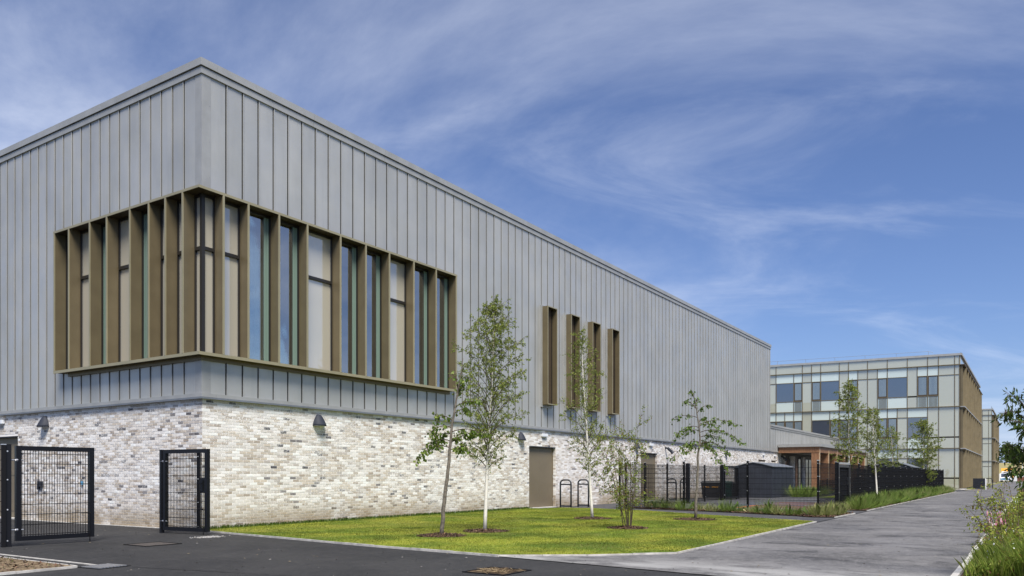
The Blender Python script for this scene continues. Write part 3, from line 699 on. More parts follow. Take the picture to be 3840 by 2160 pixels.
def sign_light(x, z, left, label):
    o = thing('emergency_light', (0, 0, 0), label, 'emergency light', 'small white lights over the doors')
    MB().box(-.2, -.10, z - .06, .2, .0, z + .06).build('housing', 'white_plastic', o); MB().box(-.18, -.09, z - .085, .18, -.02, z - .0605).build('diffuser', 'diffuser', o)
    if left: o.rotation_euler = (0, 0, R(-90)); o.location = (-.01, x, 0)
    else: o.location = (x, -.01, 0)
sign_light(10.4, 3.12, True, 'small white emergency light over the panelled door by the gates')
sign_light(16.64, 3.12, False, 'small white emergency light over the first bronze door of the long wall')
sign_light(28.0, 3.09, False, 'small white emergency light over the bronze door behind the fence')
sign_light(49.8, 3.05, False, 'small fitting above the first wall vent'); sign_light(53.1, 3.04, False, 'small fitting above the second wall vent')
def cctv(x, z, label):
    o = thing('security_camera', (x, -.01, z), label, 'camera', 'security cameras on the brick wall')
    MB().tube([(0, .0, .12), (0, -.06, .12)], .07, 10).build('mount', 'charcoal', o); MB().tube([(0, -.06, .12), (.05, -.16, .08)], .035, 8).build('arm', 'charcoal', o)
    MB().tube([(-.05, -.14, .12), (.12, -.33, -.10), (.17, -.39, -.17)], [.075, .085, .12], 10).build('body', 'charcoal', o)
cctv(30.1, 2.85, 'black security camera on the brick wall right of the fenced door'); cctv(55.0, 2.88, 'black security camera at the end of the brick wall by the canopy')
o = thing('socket_box', (-.01, 7.92, 1.05), 'blue grey outdoor socket box on the brick wall behind the wide gate leaf', 'socket box')
MB().box(-.09, -.13, 0, 0, .05, .16).build('casing', 'lamp_grey', o); MB().box(-.06, .06, -.1, 0, .13, .06).build('plug', 'lamp_grey', o)
o = thing('tap_box', (-.01, 5.55, 1.12), 'tiny blue valve box on the brick wall behind the wide gate leaf', 'valve')
MB().box(-.05, -.04, 0, 0, .04, .1).build('casing', 'blue_paint', o); MB().tube([(-.03, 0, .1), (-.03, 0, .17)], .012, 6).build('pipe', 'lamp_grey', o)
def hoop(x, y, label):
    o = thing('door_guard_hoop', (x, y, 0), label, 'hoop barrier', 'black hoop barriers by the doors'); r = .035; w = .26; H = 1.2; c = .16
    pts = [(0, -w, 0), (0, -w, H - c)] + [(0, -w + c - c * math.cos(a), H - c + c * math.sin(a)) for a in (.4, .8, 1.2, 1.57)] + [(0, w - c + c * math.sin(a), H - c + c * math.cos(a)) for a in (.0, .4, .8, 1.2)] + [(0, w, H - c), (0, w, 0)]
    MB().tube(pts, r, 8).build('hoop', 'lamp_dark', o, True); MB().box(-.02, -w, H - .22, .02, w, H - .16).build('rail', 'lamp_dark', o); MB().box(-.02, -w, .06, .02, w, .12).build('foot_rail', 'lamp_dark', o)
NM('lamp_dark', (.02, .023, .03), .4)
hoop(17.15, -.45 + .2 - .55, 'black hoop barrier in front of the first bronze door'); hoop(18.55, -.9, 'black hoop barrier on the brick side of the first bronze door')
hoop(29.2, -.75, 'black hoop barrier behind the fence, before the second bronze door'); hoop(30.8, -.9, 'black hoop barrier behind the fence, past the second bronze door')
# ------------------------------------------------------------------ fences and gates
def wire_panel(w, z0, z1, vr=.0031, hr=.0055, step=.05, hstep=.2):
    mb = MB(); x = step / 2
    while x < w:
        mb.box(x - vr, -vr, z0, x + vr, vr, z1); x += step
    z = z0 + .02
    while z < z1 + .001:
        for yy in (-.009, .009): mb.box(0, yy - .004, z - hr, w, yy + .004, z + hr)
        z += hstep
    return mb
PANEL = {}
def fence(label, pts, H=1.9, bay=2.5, pr=.035, grp='black mesh fences', cap=True):
    f = thing('mesh_fence', (pts[0][0], pts[0][1], 0), label, 'fence', grp)
    org = Vector((pts[0][0], pts[0][1]))
    for (ax, ay), (bx, by) in zip(pts[:-1], pts[1:]):
        d = Vector((bx - ax, by - ay)); ln = d.length; k = max(1, round(ln / bay)); q = ln / k; ang = math.atan2(d.y, d.x); d /= ln
        key = (round(q, 3), H)
        if key not in PANEL: PANEL[key] = wire_panel(q, .06, H - .05).mesh('mesh_panel', 'black_metal')
        for i in range(k + 1):
            p = Vector((ax, ay)) + d * q * i - org
            if i < k: o = link('mesh_panel', PANEL[key], f); o.location = (p.x, p.y, 0); o.rotation_euler = (0, 0, ang)
            if i < k or (bx, by) == pts[-1]:
                po = MB().box(-pr, -pr, -.05, pr, pr, H + .02); po = po.build('post', 'black_metal', f); po.location = (p.x - d.y * .05, p.y + d.x * .05, 0); po.rotation_euler = (0, 0, ang)
                bl = MB()
                for zq in (.25, .8, 1.35, H - .1): bl.box(-.012, -pr - .03, zq, .012, -pr, zq + .024)
                bl.box(-.04, -.04, H + .021, .04, .04, H + .035)
                b_ = bl.build('clip', 'bolt', f); b_.location = po.location; b_.rotation_euler = (0, 0, ang + (math.pi if False else 0))
    return f
fence('black mesh fence in front of the planting bed between lawn and yard', [(17.95, -3.2), (17.7, -10.95)], 1.92)
fence('black mesh fence along the inner yard beside the wheelie bins', [(17.95, -3.0), (31.2, -2.9)], 1.95)
fence('long black mesh fence running beside the path behind tall grasses', [(23.3, -11.0), (63.0, -11.3)], 1.9)
fence('short black mesh fence between the corner post and the path gate', [(17.75, -11.0), (20.9, -11.0)], 1.9)
fence('black mesh fence behind the shed along the inner yard', [(33.9, -2.95), (36.2, -2.95)], 1.95)
fence('low dark mesh fence in front of the timber canopy', [(44.0, -5.4), (62.5, -5.6)], 1.15)
fence('black mesh fence dividing the yard behind the trees', [(36.5, -8.2), (62.5, -8.4)], 1.85)
fence('black mesh fence running off beside the soil bed from the gate post', [(-4.98, -.83), (-14.0, 1.2)], 1.95)
def gate_leaf(name, label, a, b, z0, z1, fr=.04, latch_side=1, lock=True, grp=None):
    d = Vector((b[0] - a[0], b[1] - a[1])); w = d.length; ang = math.atan2(d.y, d.x)
    g_ = thing(name, (a[0], a[1], 0), label, 'gate', grp, ang)
    MB().box(0, -fr, z0, fr * 2, fr, z1).build('stile', 'gloss_black', g_); MB().box(w - fr * 2, -fr, z0, w, fr, z1).build('stile', 'gloss_black', g_)
    MB().box(fr * 2, -fr, z1 - fr * 2, w - fr * 2, fr, z1).build('rail', 'gloss_black', g_); MB().box(fr * 2, -fr, z0, w - fr * 2, fr, z0 + fr * 2).build('rail', 'gloss_black', g_)
    wp = wire_panel(w - fr * 4, z0 + fr * 2, z1 - fr * 2, .0045, .0065); wp.v = [(x + fr * 2, y, z) for x, y, z in wp.v]; wp.build('mesh_panel', 'black_metal', g_)
    if lock:
        lx = w - fr * 2 - .13
        MB().box(w - .24, -.02, .98, w - fr * 2, .02, 1.02).build('lock_plate', 'gloss_black', g_); l_ = MB().box(w - .24, -.035, 1.02, w - .16, .035, 1.27).build('lock_case', 'gloss_black', g_)
        MB().box(w - .24, -.02, 1.27, w - fr * 2, .02, 1.33).build('lock_plate', 'gloss_black', g_); MB().tube([(w - .27, -.07, 1.2), (w - .15, -.07, 1.2)], .012, 6).build('handle', 'gloss_black', l_)
    db = MB(); db.tube([(w - .10, -fr - .02, -.0), (w - .10, -fr - .02, .62)], .011, 6); db.tube([(w - .10, -fr - .02, .6), (w - .28, -fr - .02, .61)], .011, 6); db.build('drop_bolt', 'black_metal', g_)
    for zq in (z0 + .22, z1 - .28):
        MB().tube([(-.10, -.03, zq), (.13, -.03, zq)], .014, 6).build('hinge_bolt', 'galvanised', g_); MB().tube([(-.01, -.03, zq), (.03, -.03, zq)], .028, 6).build('hinge_nut', 'galvanised', g_)
    return g_
def gpost(x, y, H, s, label, rz=0, bolts=True, grp='black gate posts'):
    p = thing('gate_post', (x, y, 0), label, 'gate post', grp, rz); MB().box(-s, -s, -.05, s, s, H).build('shaft', 'gloss_black', p); MB().box(-s - .003, -s - .003, H, s + .003, s + .003, H + .006).build('cap', 'gloss_black', p)
    if bolts:
        for zq in (.12, .72, 1.3, 1.85): MB().tube([(-.0, -s - .012, zq), (-.0, -s, zq)], .014, 8).build('bolt', 'bolt', p)
CA = math.atan2(.5482, .8363)
gpost(-4.9, -.83, 1.98, .065, 'thick black gate post with four shiny bolts beside the wide gate leaf', CA - math.pi / 2 + .6)
gate_leaf('gate_leaf', 'wide black mesh gate leaf standing open before the brick wall', (-4.76, -.84), (-3.29, -.96), .1, 1.96, .045, lock=False)
gpost(-1.04, .1, 2.0, .04, 'slim black hinge post of the narrow gate leaf', 0, False)
gate_leaf('gate_leaf', 'narrow black mesh gate leaf with lock standing open at the building corner', (-1.03, 0.02), (-.87, -1.46), .07, 2.0, .045)
gpost(-.24, -.2, 1.98, .04, 'slim black post with small bolts close to the building corner', CA - math.pi / 2)
gate_leaf('gate_leaf', 'black mesh yard gate with lock box in front of the dark shed', (31.35, -3.0), (33.75, -3.05), .08, 1.95, .05)
gpost(31.22, -2.95, 2.0, .07, 'black post on the bin side of the yard gate', 0, False); gpost(25.6, -3.05, 2.0, .09, 'stout double black post in the inner yard fence', 0)
gate_leaf('gate_leaf', 'black mesh gate with pale top plate opening from yard to path', (21.0, -11.0), (23.1, -11.0), .08, 1.82, .05)
tag(MB().box(20.95, -11.06, 1.84, 23.2, -10.95, 1.92).build('gate_top_plate', 'zinc_trim'), 'pale grey plate over the gate from yard to path', 'plate')
gpost(20.93, -11.0, 1.9, .06, 'black post on the bed side of the path gate'); gpost(23.2, -11.0, 1.9, .06, 'black post on the tall grass side of the path gate')
# ------------------------------------------------------------------ yard: markings, shed, bins
sheet('yard_rubber', [(21, -9.6), (38, -9.6), (38, -5.2), (21, -5.2)], .014, 'rubber') if False else None
NM('rubber', (.10, .045, .035), .85); NM('line_blue', (.30, .42, .62), .7); NM('line_orange', (.55, .14, .05), .7); NM('line_white', (.62, .64, .66), .7)
tag(sheet('play_surface', [(20.5, -10.2), (30, -10.2), (30, -6.5), (20.5, -6.5)], .011, 'rubber'), kind='structure')
for nm, a, b, w, mt in (('blue_line', (20.3, -6.9), (21.4, -9.2), .10, 'line_blue'), ('blue_line', (25.5, -5.6), (25.5, -10.3), .12, 'line_blue'), ('blue_line', (27.5, -5.6), (27.5, -10.3), .10, 'line_blue'), ('orange_line', (21.2, -6.9), (25.2, -6.7), .12, 'line_orange'), ('white_line', (34, -4.2), (36, -9.5), .1, 'line_white')):
    d = Vector((b[0] - a[0], b[1] - a[1])).normalized(); n_ = Vector((-d.y, d.x)) * w / 2
    sheet(nm, [(a[0] - n_.x, a[1] - n_.y), (b[0] - n_.x, b[1] - n_.y), (b[0] + n_.x, b[1] + n_.y), (a[0] + n_.x, a[1] + n_.y)], .016, mt)
sheet('yard_lawn', [(38.5, -9.8), (60, -10.0), (60, -6), (40, -6)], .014, 'lawn')
sheet('white_marking', [(34.0, -15.75), (35.0, -15.75), (35.0, -16.5), (34.0, -16.5)], .016, 'line_white')
def shed(x, y, rz, wd_, ln, ev, pk, label):
    s_ = thing('storage_shed', (x, y, 0), label, 'shed', 'dark metal storage sheds', rz)
    b = MB(); n = 24
    b.box(-wd_ / 2, 0, 0, wd_ / 2, ln, ev).build('body', 'charcoal', s_)
    MB().add([(-wd_ / 2, .001, ev), (wd_ / 2, .001, ev), (0, .001, pk), (-wd_ / 2, ln - .001, ev), (wd_ / 2, ln - .001, ev), (0, ln - .001, pk)], [(0, 1, 2), (3, 5, 4), (0, 2, 5, 3), (1, 4, 5, 2), (0, 3, 4, 1)]).build('gable', 'charcoal', s_)
    e = .07
    for sg in (-1, 1):
        rf = MB(); p = [(sg * (wd_ / 2 + e), ev - .015), (sg * wd_ * .25, ev + (pk - ev) * .62), (0, pk + .01)]
        for (x0, z0), (x1, z1) in zip(p[:-1], p[1:]): rf.add([(x0, -e, z0), (x1, -e, z1), (x1, ln + e, z1), (x0, ln + e, z0), (x0, -e, z0 + .04), (x1, -e, z1 + .04), (x1, ln + e, z1 + .04), (x0, ln + e, z0 + .04)], [(0, 1, 2, 3), (4, 5, 6, 7), (0, 1, 5, 4), (2, 3, 7, 6), (1, 2, 6, 5), (0, 3, 7, 4)])
        rf.build('roof', 'zinc_dark', s_)
    i = -wd_ / 2 + .1; rb = MB()
    while i < wd_ / 2 - .05: rb.box(i, -.012, .05, i + .04, 0.0, ev); i += .15
    j = .1
    while j < ln - .05:
        for q in (-wd_ / 2, wd_ / 2): rb.box(q - .012, j, .05, q + .012, j + .04, ev - .02)
        j += .15
    rb.build('rib', 'charcoal', s_)
    return s_
shed(37.4, -2.85, R(-90), 2.35, 5.2, 1.95, 2.2, 'dark grey ribbed metal shed beside the yard gate')
shed(45.6, -9.6, R(-90), 2.6, 3.6, 1.95, 2.32, 'dark shed whose roof rises above the long path fence')
def bin_(x, y, rz, w, d, h, mt, label, stripe=False):
    b = thing('wheelie_bin', (x, y, 0), label, 'bin', 'wheelie bins against the brick wall', rz)
    MB().add([(-w * .42, -d * .4, .08), (w * .42, -d * .4, .08), (w * .42, d * .4, .08), (-w * .42, d * .4, .08), (-w / 2, -d / 2, h * .9), (w / 2, -d / 2, h * .9), (w / 2, d / 2, h * .9), (-w / 2, d / 2, h * .9)], [(3, 2, 1, 0), (4, 5, 6, 7), (0, 1, 5, 4), (1, 2, 6, 5), (2, 3, 7, 6), (3, 0, 4, 7)]).build('body', mt, b)
    MB().add([(-w * .53, -d * .55, h * .9), (w * .53, -d * .55, h * .9), (w * .53, d * .55, h * .92), (-w * .53, d * .55, h * .92), (-w * .5, -d * .5, h * .96), (w * .5, -d * .5, h * .96), (w * .45, d * .4, h), (-w * .45, d * .4, h)], [(3, 2, 1, 0), (4, 5, 6, 7), (0, 1, 5, 4), (1, 2, 6, 5), (2, 3, 7, 6), (3, 0, 4, 7)]).build('lid', mt, b)
    for sx_ in (-w * .4, w * .4 - .05): MB().tube([(sx_, d * .36, .09), (sx_ + .05, d * .36, .09)], .09, 12).build('wheel', 'tyre', b)
    if stripe:
        for a0 in (-w * .4, w * .05): MB().box(a0, -d * .5 - .004, h * .66, a0 + w * .32, -d * .40, h * .68).build('stripe', 'yellow_paint', b)
bin_(33.4, -1.55, R(-75), 1.15, .8, 1.08, 'bin_black', 'large black wheelie bin with yellow stripes against the brick wall', True)
bin_(33.9, -2.35, R(-75), .58, .7, 1.06, 'bin_green', 'green wheelie bin between the black bins')
bin_(35.2, -2.35, R(-80), .58, .7, 1.02, 'bin_black', 'plain black wheelie bin next to the green bin')
# cycle rack corner at the far building
e_ = thing('bin_enclosure', (82.6, -12.5, 0), 'black slatted enclosure at the foot of the finned bronze wall', 'enclosure')
for i in range(12): MB().box(0, .05 - i * .09, .05, .04, .1 - i * .09, 1.15).build('slat', 'charcoal', e_)
MB().box(.045, -1.0, .05, 1.2, .12, 1.1).build('core', 'bin_black', e_)
def small_hoop(x, y, label):
    o = thing('cycle_hoop', (x, y, 0), label, 'cycle hoop', 'cycle hoops by the enclosure'); pts = [(0, -.35, 0), (0, -.35, .95), (0, -.2, 1.12), (0, .2, 1.12), (0, .35, .95), (0, .35, 0)]
    MB().tube(pts, .045, 8).build('hoop', 'lamp_dark', o); MB().box(-.03, -.35, .3, .03, .35, .37).build('rail', 'lamp_dark', o)
small_hoop(83.5, -13.75, 'black cycle hoop beside the slatted enclosure')
tag(MB().tube([(80.5, -13.6, -.02), (80.5, -13.6, 1.05), (80.5, -13.6, 1.1)], [.06, .06, .03], 10).build('bollard', 'white_paint'), 'white round bollard next to the cycle hoop', 'bollard')
sheet('threshold_slab', [(76.5, -11.9), (79.8, -12.45), (79.9, -11.6), (77, -11.5)], .03, 'stone_light')
# ------------------------------------------------------------------ far background
hb = []; nh = 60
def hillz(u, v): t = min(1, max(0, (u - 236) / 50)); return 5.6 * t * t * (3 - 2 * t) + 2.0 * min(1, max(0, (u - 300) / 200))
us = np.linspace(232, 900, 40); vs_ = np.linspace(-500, 400, 40); mb = MB()
mb.add([(u, v, hillz(u, v) - .03) for u in us for v in vs_], [(i * 40 + j, (i + 1) * 40 + j, (i + 1) * 40 + j + 1, i * 40 + j + 1) for i in range(39) for j in range(39)])
NM('dry_grass', (.27, .23, .10), .95); tag(mb.build('hill', 'dry_grass'), kind='structure')
tag(MB().box(232, -60, 0, 232.4, -3, 2.0).build('hoarding', 'white_paint'), 'long low white site hoarding at the foot of the grassy bank', 'hoarding')
NM('rust', (.22, .07, .045), .8)
tag(MB().box(226, -60, 0, 226.3, -14.5, 1.1).build('red_barrier', 'rust'), 'low dull red barrier in front of the white hoarding', 'barrier')
for x, y, h_, lab in ((232, -15.6, 9.2, 'pale lamp column in front of the grassy bank'), (272, -19.4, 10.5, 'pale lamp column standing on top of the bank')):
    p = thing('lamp_column', (x, y, hillz(x, y)), lab, 'lamp column', 'lamp columns on the far bank'); MB().tube([(0, 0, 0), (0, 0, h_)], [.11, .07], 8).build('column', 'white_paint', p); MB().box(-.5, -.12, h_, .15, .12, h_ + .1).build('lantern', 'white_paint', p)
v_ = thing('parked_van', (205, -12.4, 0), 'pale blue and white van parked at the end of the path', 'van', rz=R(90) + CA - math.pi / 2 - .6 + .6)
v_.rotation_euler = (0, 0, R(-90))     # local -y is its front, turned to face back along the path
def vmb(prof, x0, x1): 
    n = len(prof); return MB().add([(x0, y, z) for y, z in prof] + [(x1, y, z) for y, z in prof], [tuple(range(n)), tuple(range(2 * n - 1, n - 1, -1))] + [(i, (i + 1) % n, n + (i + 1) % n, n + i) for i in range(n)])
vmb([(0, .35), (0, .95), (.55, 1.1), (1.2, 2.0), (4.6, 2.05), (4.7, .35)], -.95, .95).build('body', 'white_paint', v_)
vmb([(-.02, .5), (-.02, .9), (.3, 1.0), (.3, .5)], -.93, .93).build('bumper', 'blue_paint', v_); vmb([(.56, 1.14), (1.14, 1.93), (1.12, 1.95), (.52, 1.14)], -.82, .82).build('windscreen', 'window_glass', v_)
for sx_ in (-.98, .76):
    for y_ in (.8, 3.8): MB().tube([(sx_, y_, .34), (sx_ + .22, y_, .34)], .34, 14).build('wheel', 'tyre', v_)
for sx_ in (-.85, .55): MB().box(sx_, -.03, .75, sx_ + .3, .05, .9).build('headlight', 'headlamp', v_)
t_ = thing('tipper_truck', (214, -12.6, 0), 'yellow bodied tipper truck behind the parked van', 'truck'); t_.rotation_euler = (0, 0, R(-90))
vmb([(0, .9), (0, 2.6), (.3, 3.25), (5, 3.3), (5.2, .9)], -1.2, 1.25).build('tipper_body', 'yellow_paint', t_); vmb([(-1.6, .5), (-1.6, 1.6), (-1.2, 2.5), (-.1, 2.5), (-.1, .5)], -1.1, 1.1).build('cab', 'white_paint', t_)
vmb([(-1.62, 1.6), (-1.24, 2.4), (-1.2, 2.4), (-1.58, 1.6)], -.95, .95).build('windscreen', 'window_glass', t_); MB().box(-1.0, 0, .5, 1.0, 5, .9).build('chassis', 'black_metal', t_)
for sx_ in (-1.22, .9):
    for y_ in (-.8, 3.6): MB().tube([(sx_, y_, .5), (sx_ + .3, y_, .5)], .5, 14).build('wheel', 'tyre', t_)
# ------------------------------------------------------------------ plants
rng = np.random.default_rng(11)
def leaf_mesh(name, P, Dr, size, cols_, mat='leaf', aspect=.6, fold=.12):
    """one folded, pointed blade of two triangles per leaf"""
    n = len(P); P = np.asarray(P); Dr = np.asarray(Dr); Dr = Dr / (np.linalg.norm(Dr, axis=1, keepdims=True) + 1e-9)
    rd = rng.normal(size=(n, 3)); s = np.cross(Dr, rd); s /= (np.linalg.norm(s, axis=1, keepdims=True) + 1e-9); nn = np.cross(Dr, s)
    L_ = (size * rng.uniform(.65, 1.3, n))[:, None]; W_ = L_ * aspect
    V = np.stack([P, P + Dr * L_ * .45 + s * W_ * .5 + nn * L_ * fold, P + Dr * L_, P + Dr * L_ * .45 - s * W_ * .5 + nn * L_ * fold], 1)
    ci = rng.integers(0, len(cols_), n); C = np.array(cols_)[ci] * rng.uniform(.75, 1.25, n)[:, None]
    return quad_mesh(name, V, mat, C)
def bez(p0, p1, p2, n): return [tuple(np.array(p0) * (1 - t) ** 2 + 2 * np.array(p1) * t * (1 - t) + np.array(p2) * t * t) for t in np.linspace(0, 1, n)]
BIRCH = [(.16, .205, .042), (.22, .265, .058), (.105, .145, .03), (.31, .32, .085), (.19, .225, .045)]
def birch(label, x, y, H, lean, crown0, rad, seed, nb=58, leaf=.042, dens=1., cols_=BIRCH, bark='birch_bark', r0=.042, twl=1., grp='young birches', stemz=0.0, asc=1.):
    global rng; rng = np.random.default_rng(seed)
    t_ = thing('birch_tree', (x, y, 0), label, 'tree', grp)
    ph = rng.uniform(0, 6.28, 4); npnt = 14
    def tp(t): return np.array([lean[0] * t + .05 * math.sin(3 * t + ph[0]) * t, lean[1] * t + .05 * math.sin(4 * t + ph[1]) * t, H * t])
    MB().tube([tuple(tp(t)) for t in np.linspace(0, 1, npnt)], [r0 * (1 - t) ** .8 + .005 for t in np.linspace(0, 1, npnt)], 8).build('trunk', bark, t_, True)
    br = MB(); LP = []; LD = []
    for i in range(nb):
        f = (i + rng.uniform(0, 1)) / nb; t = crown0 + (0.985 - crown0) * f; p0 = tp(t); az = i * 2.4 + rng.uniform(-.5, .5)
        prof = max(.12, math.sin(math.pi * min(1, (f * .84 + .14))) ** .7) * (1 - .25 * f); ln = rad * prof * rng.uniform(.65, 1.2)
        rise = ln * rng.uniform(.55, 1.25) * asc; d = np.array([math.cos(az), math.sin(az), 0])
        p1 = p0 + d * ln * .45 + np.array([0, 0, rise * .75]); p2 = p0 + d * ln + np.array([0, 0, rise * .85]); p2[2] = min(p2[2], H * 1.01)
        pts = bez(p0, p1, p2, 6); rb = .0035 + .009 * (1 - f); br.tube(pts, [rb * (1 - .75 * k / 5) for k in range(6)], 4, False)
        A = np.array(pts); nt_ = int(9 + ln * 9)
        for k in range(nt_):
            q = rng.uniform(.15, 1); kk = q * 5; a = int(min(4, kk)); s0 = A[a] + (A[a + 1] - A[a]) * (kk - a)
            td = d * rng.uniform(-.1, .7) + rng.normal(size=3) * .55 + np.array([0, 0, rng.uniform(-.25, .6)]); td /= np.linalg.norm(td)
            tl = rng.uniform(.12, .34) * twl * (1.1 - .4 * q); e = s0 + td * tl; e[2] -= tl * .12
            br.tube([tuple(s0), tuple(s0 + td * tl * .5), tuple(e)], [.0028, .0022, .0014], 3, False)
            nl = rng.poisson(13 * dens)
            for _ in range(nl):
                w = rng.uniform(.25, 1.02); LP.append(s0 + (e - s0) * w + rng.normal(size=3) * .012); LD.append(td * .5 + rng.normal(size=3) * .5 + np.array([0, 0, -.55]))
    br.build('branches', 'twig_bark', t_); link('crown', leaf_mesh('crown', LP, LD, leaf, cols_), t_)
    return t_
birch('tall full white stemmed birch on the lawn, nearest the corner window', 3.245, -6.39, 5.55, (.13, -.16), .27, 1.12, 3, 84, .042, 1.0)
birch('slender white stemmed birch on the lawn in front of the slot windows', 9.75, -5.92, 5.9, (-.20, .30), .22, .85, 5, 60, .042, .9)
birch('tall birch behind the path gate, over the timber canopy', 27.0, -10.35, 5.75, (0, 0), .25, .95, 8, 62, .055, .9, r0=.055)
birch('birch with bent white stem in the tall grasses by the long fence', 29.0, -11.25, 4.6, (-.05, .2), .3, .85, 13, 46, .055, .8)
birch('bushy birch thicket above the fence, close to the finned bronze building', 50.5, -11.05, 5.3, (0, 0), .12, 1.35, 21, 80, .06, 1.1, r0=.05)
birch('sparse thin birch beyond the fence between thicket and bent birch', 41.5, -10.3, 4.4, (.1, .1), .35, .75, 23, 34, .06, .6, r0=.035)
# trees with hand set boughs: (height on stem, reach right of camera, reach away, end height, leaf run)
CR = Vector((.5482, -.8363, 0)); CF = Vector((.8363, .5482, 0))      # camera right / away, to set boughs as photographed
def bough_tree(name, label, x, y, stem, boughs, leaf, cols_, r0, seed, per=26, droop=.25, aspect=.8, grp=None):
    global rng; rng = np.random.default_rng(seed); t_ = thing(name, (x, y, 0), label, 'tree', grp)
    W = lambda a, b, z: np.array(CR * a + CF * b + Vector((0, 0, z)))
    sp = [W(a, b, z) for a, b, z in stem]; k = len(sp); fine = []
    for i in range(k - 1): fine += [sp[i] + (sp[i + 1] - sp[i]) * q + rng.normal(size=3) * .008 for q in (0, .33, .66)]
    fine.append(sp[-1]); H = stem[-1][2]
    MB().tube([tuple(p) for p in fine], [r0 * (1 - p[2] / H) ** .75 + .006 for p in fine], 8).build('trunk', 'grey_bark', t_, True)
    def at(z):
        for a, b in zip(sp[:-1], sp[1:]):
            if a[2] <= z <= b[2]: return a + (b - a) * (z - a[2]) / (b[2] - a[2])
        return sp[-1]
    br = MB(); LP, LD = [], []
    for z0, a, b, z1, nl in boughs:
        p0 = at(z0); p2 = p0 + W(a, b, 0); p2[2] = z1; mid = (p0 + p2) / 2; mid[2] = max(z0, z1) + abs(a) * .22
        P_ = np.array(bez(p0, mid, p2, 9)); br.tube([tuple(q) for q in P_], [.013 * (1 - .8 * i / 8) for i in range(9)], 5, False)
        for j in range(int(nl)):
            q = rng.uniform(.22, 1.0) * 8; i = int(min(7, q)); s0 = P_[i] + (P_[i + 1] - P_[i]) * (q - i); td = rng.normal(size=3) * .6 + np.array([0, 0, -.3]); td /= np.linalg.norm(td); tl = rng.uniform(.04, .16); e = s0 + td * tl
            br.tube([tuple(s0), tuple(e)], [.004, .002], 3, False)
            for _ in range(rng.integers(2, 6)): LP.append(s0 + (e - s0) * rng.uniform(.3, 1.05) + rng.normal(size=3) * .018); LD.append(np.array([0, 0, -.75]) + rng.normal(size=3) * .5)
    br.build('branches', 'twig_bark', t_); link('crown', leaf_mesh('crown', LP, LD, leaf, cols_, aspect=aspect), t_); return t_
ALD = [(.10, .16, .026), (.145, .21, .036), (.07, .115, .022), (.19, .24, .05)]
bough_tree('young_alder_tree', 'small leaning tree with grey stem and few drooping leaf clusters on the lawn', 1.56, -6.4, [(0, 0, 0), (.05, 0, .6), (.12, 0, 1.3), (.18, 0, 1.9), (.24, 0, 2.55), (.33, 0, 3.1), (.42, 0, 3.6), (.48, 0, 4.0)],
           [(2.0, -.75, -.1, 1.72, 34), (2.15, -.62, .2, 1.95, 26), (2.45, -.45, -.2, 2.35, 24), (2.3, -.4, .3, 2.25, 18), (2.6, -.4, .1, 2.7, 18), (1.95, .42, -.2, 1.95, 26), (2.1, .85, .1, 2.28, 34), (2.35, .6, -.2, 2.35, 24), (2.2, .35, .35, 2.0, 22), (2.75, .35, .1, 2.85, 18), (2.9, .55, .05, 3.0, 14), (3.0, .2, .1, 3.35, 10), (3.2, .25, -.1, 3.6, 10), (3.3, -.1, .1, 3.7, 8)], .075, ALD, .045, 31)
bough_tree('young_lime_tree', 'spreading young tree with drooping bright green boughs at the far lawn edge', 10.95, -8.82, [(0, 0, 0), (.04, 0, .9), (.07, 0, 1.5), (.09, 0, 1.95), (.14, 0, 2.5), (.12, 0, 2.95), (.05, 0, 3.4), (-.08, 0, 3.95)],
           [(2.95, 1.22, .1, 2.95, 34), (2.9, .6, -.3, 2.85, 18), (2.7, 1.28, -.1, 2.35, 46), (2.55, .85, .3, 2.45, 30), (2.35, 1.0, .1, 2.0, 34), (2.3, .55, -.3, 1.75, 26), (2.25, .9, -.2, 1.35, 26), (2.45, .4, .4, 2.2, 20), (3.15, -.82, .1, 3.1, 20), (2.85, -.85, -.1, 2.42, 34), (2.75, -.55, .3, 2.55, 18), (2.4, -.6, -.2, 2.2, 22), (2.3, -.85, .1, 1.85, 34), (2.2, -.5, -.3, 2.05, 20), (3.4, -.42, .1, 3.65, 16), (3.3, .35, -.1, 3.5, 14), (3.55, .1, .1, 3.75, 10), (3.7, -.12, 0, 3.98, 12), (3.0, .3, .3, 3.15, 12)], .065, [(.10, .165, .03), (.14, .21, .045), (.07, .12, .022), (.17, .235, .06)], .042, 33)
